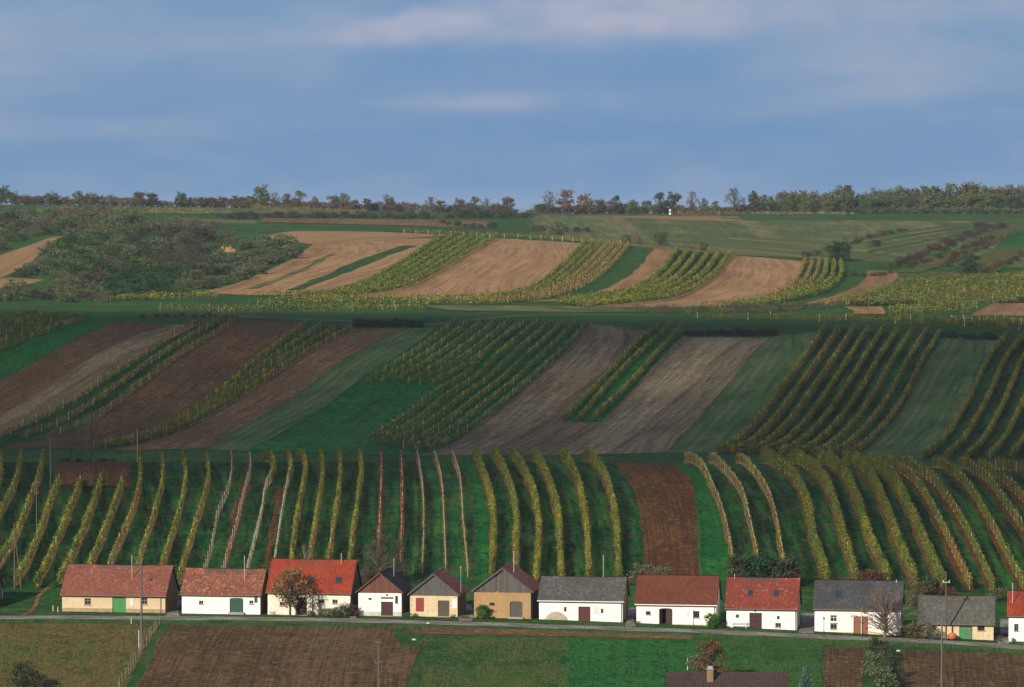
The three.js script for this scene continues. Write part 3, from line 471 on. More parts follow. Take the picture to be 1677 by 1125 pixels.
block(VL, VR, 9, MID, k => m(k < 3 ? 'curving brownish vine row in the big shaded vineyard' : k < 6 ? 'curving green vine row in the big shaded vineyard' : 'curving russet vine row in the big shaded vineyard', k < 3 ? 'gold' : k < 6 ? 'gold' : 'gold', { from: 'the grey-green strip', mixTail: k > 5 || k < 3 ? 'orange' : 'gold', full: k > 5 ? 1.2 : 1.7, half: 0.55, post: k > 5 ? 7 : 14, soil: k < 3 ? 1.2 : 0 }));
block([[1651, 548], [1616, 593], [1592, 645], [1565, 693], [1541, 727], [1513, 748]], [[1651 + 162, 548], [1616 + 170, 593], [1592 + 180, 645], [1565 + 190, 693], [1541 + 200, 727], [1513 + 215, 748]], 7, MID, m('curving green vine row past the pale track', 'gold', { from: 'that track', full: 1.7, half: 0.55, post: 14 }));
for (let k = 0; k < 3; k++) vineRow([[1100 + 20 * k, 512 + k * 2.6], [1250, 515 + k * 3], [1400, 517 + k * 4], [1540, 522 + k * 4], [1700, 529 + k * 5]], MID, m('vine row lying along the top edge of the shaded slope', 'gold', { full: 1.3, half: 0.5, post: k === 0 ? 3 : 20, postW: 2 }));
for (let k = 0; k < 2; k++) vineRow([[260, 506 + k * 3], [400, 507 + k * 3], [560, 505 + k * 3], [700, 503 + k * 3]], [1085, 1250], { ...m('golden vine row at the sunlit foot of the upper slope', 'gold'), full: 0.8 });
// upper slope, in the sun
const u = (label, mix, o = {}) => ({ label, group: label, mix, ...o });
block(U.u1, U.u2, 6, UP, u('green vine row between the two widest tan fields', 'mossy', { from: 'the first tan field', mixTail: 'olive', full: 1.1, half: 0.6 }));
block(U.u3, U.u4, 7, UP, k => u(k < 3 ? 'green and gold vine row beside the widest tan field' : 'thin reddish vine row beside the green strip', k < 3 ? 'olive' : 'late', { from: 'the tan side', full: k < 3 ? 1 : 0.5, half: 0.5, post: 10 }));
block(U.u6, U.u7, 6, UP, u('golden-green vine row with wide grassy alleys', 'olive', { from: 'the tan strip', mixTail: 'gold', full: 1.5, half: 0.8, h: 2 }));
block(U.u8, U.u9, 6, UP, k => u(k < 3 ? 'sparse brown vine row beside the tan field' : 'lush green vine row beside the small meadow', k < 3 ? 'bare' : 'mossy', { from: 'the tan field', full: k < 3 ? 0.4 : 1.5, half: 0.7, h: 2 }));
for (let k = 0; k < 11; k++) vineRow([[1690, 451 + k * 4.2], [1600, 454 + k * 4.3], [1470 - k * 12, 463 + k * 3.6]], UP, u('yellow-green vine row below the bushy hollow', 'olive', { mixTail: 'gold', full: 1.25, half: 0.7 }));
for (let k = 0; k < 3; k++) vineRow([[1600, 500 + k * 5], [1530, 503 + k * 5], [1455, 509 + k * 4]], UP, u('short vine row beside the small tan plot', 'olive', { mixTail: 'gold', full: 1.1, half: 0.6, post: 10 }));
for (let k = 0; k < 3; k++) vineRow([[180 + 12 * k, 493 - k * 2.6], [260, 489 - k * 2.2], [355, 487 - k * 2.4]], UP, u('golden vine row at the foot of the bushy hill', 'gold', { full: 1.3, half: 0.7 }));
for (let k = 0; k < 4; k++) vineRow([[420 + 20 * k, 499 - k * 3.6], [560, 497 - k * 3.4], [700, 497 - k * 2.6], [830 + 10 * k, 497 - k * 2]], UP, u('gold and brown vine row along the foot of the tan fields', 'gold', { label: NTH[k] + ' gold and brown vine row along the foot of the tan fields, counted uphill', mixTail: 'late', full: 1.1, half: 0.6, post: 12 }));
vineRow([[661, 380], [780, 385], [900, 391], [1031, 401]], UP, { label: 'brown vine row with white posts above the tan fields', mix: 'late', full: 0.8, half: 0.6, post: 9, postW: 2.2, h: 2 });
vineRow([[1110, 350], [1230, 350.5], [1385, 351]], [2000, 2250], { label: 'orange-brown vine row along the hilltop before the wood', mix: 'orange', full: 2.6, half: 1.4, h: 2.6, low: -0.2, post: 30, postW: 1, dy: 1 });
vineRow([[290, 335], [420, 340], [600, 347]], [2000, 2250], { label: 'brown vine row along the hilltop below the scattered trees', mix: 'late', full: 2.2, half: 1.2, h: 2.2, low: -0.2, post: 30, postW: 1, dy: 1 });
for (let k = 0; k < 3; k++) vineRow([[60, 343 + 3 * k], [210, 344 + 3 * k], [352, 346 + 3 * k]], UP, u('yellow vine row on the hilltop above the thicket', 'gold', { full: 0.9, half: 1, dy: 0 }));
console.log('vines');

// ------------------------------------------------------------------ the row of wine-press houses along the road
const plasterTex = groundTexture([0.90, 0.885, 0.86], [1, 1, 1], [0.76, 0.70, 0.62], { k: 1, seed: 131, line: 0.03, grain: 0.08, spot: 0.64 }); plasterTex.repeat.set(1 / 7, 1 / 7);
const worn = groundTexture([0.86, 0.84, 0.82], [1, 1, 1], [0.62, 0.52, 0.42], { k: 1, seed: 141, line: 0.03, grain: 0.16, spot: 0.58 }); worn.repeat.set(1 / 5, 1 / 5);
const woodTex = groundTexture([0.72, 0.72, 0.72], [1, 1, 1], [0.55, 0.52, 0.5], { k: 1, seed: 151, lines: 130, line: 0.6, grain: 0.25, spot: 0.66 });
const std = (c, r = 0.85, o = {}) => new THREE.MeshStandardMaterial({ color: lin(...c), roughness: r, ...o });
const plaster = (c, tex = plasterTex) => new THREE.MeshPhysicalMaterial({ color: lin(...c), roughness: 0.92, specularIntensity: 0.2, map: tex, bumpMap: tex, bumpScale: 0.015 });
const wood = (c, r = 0.8) => std(c, r, { map: woodTex });
const W = {
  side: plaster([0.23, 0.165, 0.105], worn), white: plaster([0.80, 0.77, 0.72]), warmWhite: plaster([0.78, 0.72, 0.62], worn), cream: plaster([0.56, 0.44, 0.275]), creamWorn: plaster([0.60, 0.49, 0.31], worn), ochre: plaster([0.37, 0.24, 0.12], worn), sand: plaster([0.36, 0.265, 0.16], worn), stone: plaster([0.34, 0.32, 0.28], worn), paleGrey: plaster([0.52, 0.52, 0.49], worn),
  greenDoor: wood([0.055, 0.26, 0.075]), darkGreen: wood([0.02, 0.085, 0.05]), brown: wood([0.055, 0.02, 0.016]), redBrown: wood([0.10, 0.024, 0.02]), greyWood: wood([0.09, 0.07, 0.058]), brick: wood([0.27, 0.105, 0.06]), red: wood([0.27, 0.04, 0.03]), oldWood: wood([0.085, 0.08, 0.07]), rustWood: wood([0.135, 0.045, 0.03]),
  frame: std([0.32, 0.25, 0.18]), whiteFrame: std([0.7, 0.7, 0.68]), glass: std([0.02, 0.025, 0.03], 0.12), sky: std([0.014, 0.026, 0.05], 0.1), panel: std([0.5, 0.54, 0.56], 0.6), metal: std([0.5, 0.52, 0.54], 0.45, { metalness: 0.5 }), gutter: std([0.16, 0.10, 0.08], 0.6), darkMetal: std([0.05, 0.05, 0.055], 0.6), copper: std([0.16, 0.22, 0.2], 0.6), black: std([0.012, 0.012, 0.012], 0.7), iron: std([0.02, 0.02, 0.022], 0.6),
};
const ROOF = new THREE.MeshPhysicalMaterial({ specularIntensity: 0.4, vertexColors: true, roughness: 0.82, side: THREE.DoubleSide });
const RT = {
  oldRed: { c: [[0.178, 0.059, 0.037], [0.163, 0.056, 0.038], [0.200, 0.070, 0.043], [0.141, 0.052, 0.038]], odd: [0.207, 0.104, 0.063], p: 0.03 }, streaky: { c: [[0.175, 0.06, 0.036], [0.15, 0.053, 0.034], [0.2, 0.078, 0.046]], odd: [0.244, 0.122, 0.067], p: 0.12 }, orange: { c: [[0.25, 0.038, 0.017], [0.225, 0.035, 0.016], [0.275, 0.048, 0.019]], odd: [0.222, 0.037, 0.022], p: 0.08, roll: 1 },
  rust: { c: [[0.133, 0.041, 0.022], [0.118, 0.037, 0.021]], odd: [0.104, 0.033, 0.022], p: 0.1, roll: 1 }, mottled: { c: [[0.165, 0.034, 0.023], [0.148, 0.033, 0.023], [0.182, 0.042, 0.025]], odd: [0.215, 0.088, 0.045], p: 0.045 }, grey: { c: [[0.065, 0.067, 0.061], [0.056, 0.057, 0.053], [0.078, 0.077, 0.068]], odd: [0.104, 0.100, 0.085], p: 0.1 },
  slate: { c: [[0.046, 0.047, 0.049], [0.052, 0.053, 0.053], [0.042, 0.043, 0.044]], odd: [0.070, 0.070, 0.067], p: 0.06 }, ash: { c: [[0.078, 0.076, 0.065], [0.092, 0.089, 0.074], [0.067, 0.067, 0.058]], odd: [0.118, 0.107, 0.078], p: 0.07 }, tar: { c: [[0.016, 0.016, 0.019], [0.022, 0.022, 0.024]], odd: [0.037, 0.037, 0.037], p: 0.05 }, plum: { c: [[0.126, 0.044, 0.037], [0.104, 0.041, 0.037], [0.148, 0.056, 0.044]], odd: [0.185, 0.096, 0.074], p: 0.06, roll: 1 }, umber: { c: [[0.058, 0.036, 0.029], [0.052, 0.033, 0.027]], odd: [0.035, 0.025, 0.022], p: 0.04, roll: 1 },
};
// tiles laid in courses on the plane through o, a = along the ridge, b = down the slope
function tiles(o, a, b, len, down, tone, seed, tw = 0.24, th = 0.34) {
  const R = rng(seed), n = a.clone().cross(b).normalize(); if (n.y < 0) n.negate();
  const pos = [], col = [], idx = []; let k = 0;
  const rows = Math.round(down / th), cols = Math.round(len / tw), hh = down / rows, ww = len / cols, prof = tone.roll ? [[0, 0.012], [0.3, 0.055], [0.6, 0.055], [0.8, 0.008], [1, 0.012]] : [[0, 0.02], [0.5, 0.026], [1, 0.02]];
  for (let r = 0; r < rows; r++) for (let c = 0; c < cols; c++) {
    const tn = R() < tone.p * (0.4 + 1.4 * vnoise(c / 6, r / 3, seed)) ? tone.odd : tone.c[(R() * tone.c.length) | 0], q = (0.86 + 0.26 * R()) * (0.9 + 0.2 * vnoise(c / 9, r / 5, seed + 3)), lift = 0.012 * R(), tilt = (R() - 0.5) * 0.012, sk = (tone.roll ? 0 : (r % 2) * 0.5) * ww;
    const base = k;
    for (const [f, z] of prof) { const u0 = Math.min(len, (c + f) * ww * 0.995 + sk), v0 = r * hh - 0.02, v1 = (r + 1) * hh + 0.012, dz = lift + tilt * f;
      for (const [v, w] of [[v0, z + 0.004], [v1, z + 0.03 + dz], [v1, z - 0.012]]) { pos.push(o.x + a.x * u0 + b.x * v + n.x * w, o.y + a.y * u0 + b.y * v + n.y * w, o.z + a.z * u0 + b.z * v + n.z * w); col.push(tn[0] * q, tn[1] * q, tn[2] * q); k++; } }
    for (let i = 0; i < prof.length - 1; i++) { const p = base + i * 3, q2 = p + 3; idx.push(p, p + 1, q2 + 1, p, q2 + 1, q2, p + 1, p + 2, q2 + 2, p + 1, q2 + 2, q2 + 1); }
  }
  const g = new THREE.BufferGeometry(); g.setAttribute('position', new THREE.Float32BufferAttribute(pos, 3)); g.setAttribute('color', new THREE.Float32BufferAttribute(col, 3)); g.setIndex(idx); return g.toNonIndexed();
}
function slab(o, a, b, len, down, thick, c) { // the boards below the tiles
  const n = a.clone().cross(b).normalize(); if (n.y < 0) n.negate();
  const q = (u, v, w) => o.clone().addScaledVector(a, u).addScaledVector(b, v).addScaledVector(n, w), p = [q(0, 0, -0.004), q(len, 0, -0.004), q(len, down, -0.004), q(0, down, -0.004), q(0, 0, -thick), q(len, 0, -thick), q(len, down, -thick), q(0, down, -thick)];
  const g = new THREE.BufferGeometry(); g.setAttribute('position', new THREE.Float32BufferAttribute(p.flatMap(v => [v.x, v.y, v.z]), 3)); g.setAttribute('color', new THREE.Float32BufferAttribute(p.flatMap(() => c), 3)); g.setIndex([0, 1, 2, 0, 2, 3, 4, 6, 5, 4, 7, 6, 0, 4, 5, 0, 5, 1, 1, 5, 6, 1, 6, 2, 2, 6, 7, 2, 7, 3, 3, 7, 4, 3, 4, 0]); return g.toNonIndexed();
}
const poly = (pts, depth, hole) => { const s = new THREE.Shape(pts.map(p => new THREE.Vector2(p[0], p[1]))); for (const h of hole || []) s.holes.push(new THREE.Path(h.map(p => new THREE.Vector2(p[0], p[1])))); return new THREE.ExtrudeGeometry(s, { depth, bevelEnabled: false }); };
const YAW = -8 * Math.PI / 180, TH = 0.32;
function doorOf(g, q, mat, leaves) { // double leaf of vertical boards in its frame
  const w = q.x1 - q.x0, h = q.y1 - q.y0, d = new THREE.Group(); d.name = 'door'; d.position.set((q.x0 + q.x1) / 2, q.y0, -0.16); g.add(d); if (q.label) d.userData.label = q.label;
  mesh('frame', merge([box(0.08, h, 0.1, -w / 2 + 0.04, h / 2, 0.02), box(0.08, h, 0.1, w / 2 - 0.04, h / 2, 0.02), box(w - 0.16, 0.08, 0.1, 0, h - 0.04, 0.02)]), q.frame || mat, d);
  const lw = (w - 0.16) / leaves;
  for (let i = 0; i < leaves; i++) { const l = [], nb = Math.max(3, Math.round(lw / 0.18)); for (let k = 0; k < nb; k++) l.push(rbox(lw / nb - 0.012, h - 0.1, 0.05, -lw / 2 + (k + 0.5) * lw / nb, h / 2 - 0.03, (k % 2) * 0.008, 0.006)); l.push(box(lw - 0.06, 0.12, 0.03, 0, h * 0.25, 0.045), box(lw - 0.06, 0.12, 0.03, 0, h * 0.78, 0.045));
    const e = mesh('leaf', merge(l), q.mats ? q.mats[i] : mat, d); e.position.x = -w / 2 + 0.08 + (i + 0.5) * lw; if (q.open === i) { e.rotation.y = -1.25; e.position.x -= lw * 0.38; e.position.z -= lw * 0.46; } if (i === leaves - 1 && q.open === undefined) { mesh('handle', box(0.03, 0.16, 0.06, -lw / 2 + 0.07, h * 0.48, 0.07), W.iron, e); } }
}
function windowOf(g, q) {
  const w = q.x1 - q.x0, h = q.y1 - q.y0, o = new THREE.Group(); o.name = 'window'; o.position.set((q.x0 + q.x1) / 2, q.y0, -0.14); g.add(o);
  const f = q.frame || W.frame, t = 0.06, l = [box(t, h, 0.07, -w / 2 + t / 2, h / 2, 0.03), box(t, h, 0.07, w / 2 - t / 2, h / 2, 0.03), box(w - 2 * t, t, 0.07, 0, t / 2, 0.03), box(w - 2 * t, t, 0.07, 0, h - t / 2, 0.03)];
  if (w > 0.55) l.push(box(0.045, h - 2 * t, 0.06, 0, h / 2, 0.025)); if (h > 0.7) l.push(box(w - 2 * t, 0.04, 0.05, 0, h * 0.62, 0.02));
  mesh('frame', merge(l), f, o); mesh('pane', box(w - 0.04, h - 0.04, 0.012, 0, h / 2, 0), W.glass, o);
  if (q.sill !== 0) mesh('sill', rbox(w + 0.16, 0.06, 0.24, 0, -0.032, 0.14, 0.015), q.sillMat || W.stone, o);
}
function house(o) {
  const xc = (o.x0 + o.x1) / 2, d = 509 - 18 * (xc - 100) / 1550 + (o.back || 0), s = d / F, w = (o.x1 - o.x0) * s / Math.cos(YAW + (xc - PW / 2) / F * 0.6);
  const X = (xc - PW / 2) * s, Y = hRow(d, o.base), g = thing(o.name || 'wine_press_house', o.label, 'house', [X, Y, -d], 'houses along the village road', YAW), dep = o.depth || 7.4, D0 = 0.108, up = y => (o.base - y) * s, across = x => (x - xc) * s, hw = w / 2;
  const q = l => ({ ...l, x0: across(l.p[0]), x1: across(l.p[1]), y1: up(l.p[2]), y0: up(l.p[3]) });
  const holes = [], lo = -0.9, ov = 0.34, gab = o.gable;
  const hR = up(o.ridge) - (gab ? -0.3 * D0 : dep / 2 * D0), hE = up(o.eave) + (gab ? 0 : ov * D0), k = gab ? (hR - hE) / (hw + ov) : (hR - hE) / (dep / 2 + ov), top = gab ? hE + 0.02 : hE + ov * k - 0.12;
  for (const l0 of o.open || []) { const l = q(l0); if (l.k === 'door' || l.k === 'window') holes.push(l.arch ? [[l.x0, l.y0], [l.x1, l.y0], [l.x1, l.y1 - 0.16], [l.x1 - 0.25, l.y1 - 0.03], [(l.x0 + l.x1) / 2, l.y1], [l.x0 + 0.25, l.y1 - 0.03], [l.x0, l.y1 - 0.16]] : [[l.x0, l.y0], [l.x1, l.y0], [l.x1, l.y1], [l.x0, l.y1]]); }
  for (const h of holes) for (const p of h) p[1] = clamp(p[1], 0.03, top - 0.06);
  const wl = [], tr = (ge, x, y, z, ry = 0) => { if (ry) ge.rotateY(ry); ge.translate(x, y, z); return ge; };
  wl.push(tr(poly([[-hw, lo], [hw, lo], [hw, top], [-hw, top]], TH, holes), 0, 0, -TH));
  mesh('back_wall', tr(poly([[-hw, lo], [hw, lo], [hw, top], [-hw, top]], TH), 0, 0, -dep), o.wall, g);
  const gablePts = gab ? [[TH, lo], [dep - TH, lo], [dep - TH, top], [TH, top]] : [[TH, lo], [dep - TH, lo], [dep - TH, top + TH * k * 0.6], [dep / 2, hR - 0.16], [TH, top + TH * k * 0.6]];
  mesh('wall', merge(wl), o.wall, g);
  for (const sx of [-1, 1]) mesh('side_wall', tr(poly(gablePts, TH), sx < 0 ? -hw : hw - TH, 0, 0, Math.PI / 2), o.flank || W.side, g);  // default flank is browner and darker: its shade is put into the colour
  if (o.plinth) { const ph = o.plinth[0], pt = []; let x = -hw - 0.02; const gaps = (o.open || []).map(q).filter(l => l.k === 'door').sort((a, b) => a.x0 - b.x0); for (const l of [...gaps, { x0: hw + 0.02, x1: 0 }]) { if (l.x0 - x > 0.1) mesh('plinth', box(l.x0 - x, ph + 0.8, 0.04, (l.x0 + x) / 2, ph / 2 - 0.4, 0.022), o.plinth[1], g); x = l.x1; } }
  for (const l0 of o.open || []) {
    const l = q(l0); l.y0 = Math.max(l.y0, 0.03); l.y1 = Math.min(l.y1, top - 0.06);
    if (l.k === 'door') { doorOf(g, l, l.mat, l.leaves || 2); mesh('doorstep', rbox(l.x1 - l.x0 + 0.3, 0.5, 0.55, (l.x0 + l.x1) / 2, -0.16, 0.24, 0.03), W.stone, g); }
    else if (l.k === 'window') windowOf(g, l);
    else if (l.k === 'panel') mesh(l.name || 'wall_panel', rbox(l.x1 - l.x0, l.y1 - l.y0, 0.05, (l.x0 + l.x1) / 2, (l.y0 + l.y1) / 2, 0.028, 0.01), l.mat, g);
    else if (l.k === 'shutter') { const n = Math.max(2, Math.round((l.x1 - l.x0) / 0.2)), bw = (l.x1 - l.x0) / n, ge = []; for (let i = 0; i < n; i++) ge.push(rbox(bw - 0.01, l.y1 - l.y0, 0.045, l.x0 + (i + 0.5) * bw, (l.y0 + l.y1) / 2, 0.026, 0.006)); mesh('shutter', merge(ge), l.mat, g); }
    else if (l.k === 'arch') { const R0 = (l.x1 - l.x0) / 2, sh = new THREE.Shape(); sh.moveTo(-R0, 0); for (let i = 0; i <= 20; i++) { const a = Math.PI * (1 - i / 20); sh.lineTo(Math.cos(a) * R0, Math.sin(a) * (l.y1 - l.y0)); } sh.closePath(); const ge = new THREE.ExtrudeGeometry(sh, { depth: 0.05, bevelEnabled: false }); ge.translate((l.x0 + l.x1) / 2, l.y0, 0.004); mesh('cellar_arch', ge, l.mat, g); }
  }
  const tone = RT[o.roof], roofG = [], under = [0.06, 0.045, 0.035];
  let surf;
  if (!gab) {
    const side = o.side ?? 0.22, len = w + 2 * side;
    const down = Math.hypot(dep / 2 + ov, hR - hE), b1 = V(0, -(hR - hE), dep / 2 + ov).normalize(), b2 = V(0, -(hR - hE), -(dep / 2 + ov)).normalize(), o1 = V(-hw - side, hR, -dep / 2), a = V(1, 0, 0);
    const gf = tiles(o1, a, b1, len, down, tone, o.x0 | 0, o.tw), sag = (ge) => { const p = ge.attributes.position; for (let i = 0; i < p.count; i++) { const x = p.getX(i) / hw; p.setY(i, p.getY(i) - (o.sag ?? 0.06) * (1 - x * x) * (p.getY(i) - hE) / (hR - hE) + 0.02 * (vnoise(p.getX(i) * 1.3, p.getY(i) * 2, 4) - 0.5)); } return ge; };
    roofG.push(sag(gf), sag(slab(o1, a, b1, len, down, 0.14, under)), sag(tiles(o1, a, b2, len, down, tone, 7 + o.x0 | 0, 0.5, 0.6)), sag(slab(o1, a, b2, len, down, 0.14, under)));
    const rm = mesh('roof', finish(merge(roofG)), ROOF, g);
    const rt = [], R = rng(o.x0 + 5 | 0), cols = []; for (let x = -hw - side; x < hw + side - 0.2; x += 0.38) { const c = new THREE.CylinderGeometry(0.12, 0.135, 0.4, 7, 1, false, 0, Math.PI); c.rotateZ(Math.PI / 2); c.rotateX(-Math.PI); c.rotateX(Math.PI / 2); c.translate(x + 0.2, hR - 0.02 - (o.sag ?? 0.06) * (1 - ((x + 0.2) / hw) ** 2) + 0.01 * R(), -dep / 2); const tn = o.cap || tone.c[(R() * tone.c.length) | 0], kq = 0.85 + 0.3 * R(); c.deleteAttribute('uv'); const n = c.attributes.position.count, cc = new Float32Array(n * 3); for (let i = 0; i < n; i++) { cc[i * 3] = tn[0] * kq; cc[i * 3 + 1] = tn[1] * kq; cc[i * 3 + 2] = tn[2] * kq; } c.setAttribute('color', new THREE.BufferAttribute(cc, 3)); rt.push(c); }
    mesh('ridge_tiles', merge(rt), ROOF, rm);
    mesh('gutter', (() => { const c = new THREE.CylinderGeometry(0.065, 0.065, len, 8, 1); c.rotateZ(Math.PI / 2); c.translate(0, hE - 0.06, ov + 0.05); return c; })(), o.gutter || W.gutter, g);
    surf = v => { const z = (hE + ov * k - v) / (k + D0); return [hE + k * (ov - z), z]; };
    if (o.pipe) { const x = across(o.pipe[0]); mesh('downpipe', merge([tube(V(x, 0.05, 0.09), V(x, hE - 0.35, 0.09), 0.05, 0.05, 7), tube(V(x, hE - 0.35, 0.09), V(x, hE - 0.06, ov + 0.02), 0.05, 0.05, 7)]), o.pipe[1], g); }
    for (const [x0, x1, y0, y1, mt] of o.lights || []) { const [yy, z] = surf(up((y0 + y1) / 2)), al = Math.atan(k), e = new THREE.Group(); e.name = 'skylight'; e.position.set(across((x0 + x1) / 2), yy, z); e.rotation.x = Math.PI / 2 - al; e.rotation.x = al; g.add(e); const ww = (x1 - x0) * s, hh = (y1 - y0) * s / Math.sin(al + 0.1) ; const t = 0.07, fr = [box(ww, 0.14, t, 0, 0.1, -hh / 2), box(ww, 0.14, t, 0, 0.1, hh / 2), box(t, 0.14, hh, -ww / 2, 0.1, 0), box(t, 0.14, hh, ww / 2, 0.1, 0)]; mesh('frame', merge(fr), W.darkMetal, e); mesh('pane', box(ww - t, 0.02, hh - t, 0, 0.12, 0), mt || W.glass, e); }
  } else {
    const f = 0.3, bk = 0.25, len = dep + f + bk, down = Math.hypot(hw + ov, hR - hE), a = V(0, 0, -1), o1 = V(0, hR, f);
    for (const sx of [1, -1]) { const b = V(sx * (hw + ov), -(hR - hE), 0).normalize(); roofG.push(tiles(o1, a, b, len, down, tone, (o.x0 | 0) + sx, o.tw), slab(o1, a, b, len, down, 0.12, under)); }
    const rm = mesh('roof', finish(merge(roofG)), ROOF, g);
    mesh('ridge_tiles', (() => { const c = new THREE.CylinderGeometry(0.12, 0.12, len, 7, 1); c.rotateX(Math.PI / 2); c.translate(0, hR - 0.02, f - len / 2); return c; })(), std(tone.c[0]), rm);
    const n = Math.round(2 * hw / 0.26), bw = 2 * hw / n, R = rng(o.x0 | 0), pm = o.planks;
    const pms = [pm.color.clone().multiplyScalar(0.86), pm.color.clone(), pm.color.clone().multiplyScalar(1.15)].map(c => { const m2 = pm.clone(); m2.color = c; return m2; });
    for (let i = 0; i < n; i++) { // gable boards
      const xa = -hw + i * bw + 0.006, xb = xa + bw - 0.012, roofY = x => hR - k * Math.abs(x) - 0.17; if (Math.max(roofY(xa), roofY(xb)) < hE + 0.1) continue;
      if (o.hatch && (xa + xb) / 2 > across(o.hatch[0]) && (xa + xb) / 2 < across(o.hatch[1])) continue;
      const pts = [[xa, hE - 0.12 + 0.04 * R()], [xb, hE - 0.12 + 0.04 * R()], [xb, Math.max(hE, roofY(xb))]]; if (xa < 0 && xb > 0) pts.push([0, hR - 0.17]); pts.push([xa, Math.max(hE, roofY(xa))]);
      const ge = poly(pts, 0.03); ge.translate(0, 0, 0.012 + 0.016 * (i % 2)); mesh('plank', ge, pms[(R() * 3) | 0], g);
    }
    mesh('gable_wall', (() => { const ge = poly([[-hw, top], [hw, top], [0, hR - 0.14]], 0.1); ge.translate(0, 0, -0.2); return ge; })(), pm, g);
    for (const sx of [-1, 1]) { const c = box(down, 0.16, 0.04, 0, 0, 0); c.rotateZ(-sx * Math.atan(k)); c.translate(sx * (hw + ov) / 2, (hR + hE) / 2 - 0.07, f + 0.024); mesh('bargeboard', c, o.barge || pm, g); }
    surf = v => [hR - 0.35 * k, -(v - hR) / D0];
    if (o.pipe) { const x = across(o.pipe[0]); mesh('downpipe', tube(V(x, 0.05, 0.08), V(x, hE - 0.08, 0.08), 0.05, 0.05, 7), o.pipe[1], g); }
  }
  for (const [x, y0, y1, r, zz] of o.flues || []) { const v0 = up(y1); let yy, z; if (gab) { z = zz ?? -2; yy = v0 + z * D0; } else { [yy, z] = surf(v0); if (z < -dep / 2) { z = -dep / 2; yy = hR; } } const L = (y1 - y0) * s, p = V(across(x), yy - 0.15, z); mesh('flue_pipe', merge([tube(p, p.clone().add(V(0, L + 0.15, 0)), r || 0.05, r || 0.05, 7), tube(p.clone().add(V(0, L + 0.12, 0)), p.clone().add(V(0, L + 0.22, 0)), (r || 0.05) * 1.7, 0.02, 7)]), W.metal, g); }
  g.userData.anchor = undefined; delete g.userData.anchor;
  return { g, across, up, hE, hR, hw, s };
}
function finish(g) { g.deleteAttribute('uv'); g.deleteAttribute('normal'); g.computeVertexNormals(); return g; }

house({ label: 'longest cream house with dull red roof and bright green double door', x0: 99, x1: 269, base: 1004, eave: 975, ridge: 924, depth: 7.8, wall: W.cream, roof: 'oldRed', plinth: [0.62, W.sand], pipe: [263.5, W.gutter], flues: [[209.5, 909, 948, 0.045]],
  open: [{ k: 'door', p: [182, 205, 978, 1003.5], mat: W.greenDoor }, { k: 'window', p: [135, 146, 980, 991] }, { k: 'window', p: [231, 241, 978.5, 989] }, { k: 'panel', p: [212, 218, 979.5, 992], mat: W.panel }], lights: [[240, 243, 946.5, 949.5]] });
house({ label: 'low white house with streaky red roof and dark green arched door', x0: 296, x1: 425, base: 1003, eave: 974, ridge: 930, depth: 6.6, wall: W.white, roof: 'streaky', flues: [[395.5, 909, 949, 0.045]],
  open: [{ k: 'door', p: [375, 398, 978.5, 1003], mat: W.darkGreen, arch: 1 }, { k: 'window', p: [323.5, 331, 984, 990] }, { k: 'window', p: [408, 415, 982.5, 988] }, { k: 'shutter', p: [416.5, 421.5, 974.5, 986], mat: W.darkGreen }] });
house({ label: 'tall house with bright orange-red tiled roof and two small skylights', x0: 437, x1: 573, base: 1008, eave: 971, ridge: 915, depth: 8, wall: W.warmWhite, roof: 'orange', flues: [[551, 905, 921, 0.05]], lights: [[503.5, 512, 945, 954.5], [547, 556.5, 945, 954.5]],
  open: [{ k: 'door', p: [482, 502, 979, 1007.5], mat: W.brown, frame: W.frame }, { k: 'window', p: [544, 553, 981, 988] }, { k: 'window', p: [520, 530, 981, 988] }, { k: 'window', p: [456, 465, 986, 993] }] });
house({ label: 'small white house with red-brown boarded gable and dark side roof', gable: 1, x0: 586, x1: 657, base: 1009, eave: 969.5, ridge: 937.5, depth: 7.4, wall: W.white, roof: 'tar', planks: W.rustWood, plinth: [0.62, W.paleGrey], flues: [[636, 914, 943, 0.035, -4.2]],
  open: [{ k: 'door', p: [623.5, 643.5, 985, 1009], mat: W.brown }, { k: 'window', p: [602.5, 608, 979, 983], sill: 0 }, { k: 'shutter', p: [647, 651.5, 975, 988], mat: W.brown }, { k: 'panel', name: 'lintel_board', p: [623, 644, 977.5, 980], mat: W.brown }, { k: 'panel', name: 'wall_lamp', p: [632, 635, 972.5, 975.5], mat: W.iron }] });
house({ label: 'small cream house with grey boarded gable and red shutter', gable: 1, x0: 671, x1: 749, base: 1010, eave: 974, ridge: 939.5, depth: 7.6, wall: W.creamWorn, roof: 'plum', planks: W.oldWood, flues: [[752, 927, 966, 0.03, -1.6]], tw: 0.3,
  open: [{ k: 'door', p: [717, 736, 983, 1010], mat: W.greyWood, frame: W.greyWood }, { k: 'shutter', p: [680, 693.5, 979, 1001.5], mat: W.red }, { k: 'panel', p: [741, 748.5, 981, 995], mat: W.white, name: 'patch' }] });
house({ label: 'ochre house with weathered grey boarded gable and grey plank door', gable: 1, x0: 776, x1: 870, base: 1011, eave: 968.5, ridge: 930, depth: 8.2, wall: W.ochre, roof: 'plum', planks: W.oldWood, hatch: [811, 813.5], flues: [[837.5, 902, 936, 0.05, -2.4]], pipe: [869.5, W.copper], tw: 0.3,
  open: [{ k: 'door', p: [835, 856, 984.5, 1010.5], mat: W.oldWood, frame: W.greyWood, arch: 1 }, { k: 'window', p: [801, 810, 987, 992], sill: 0, frame: W.iron }] });
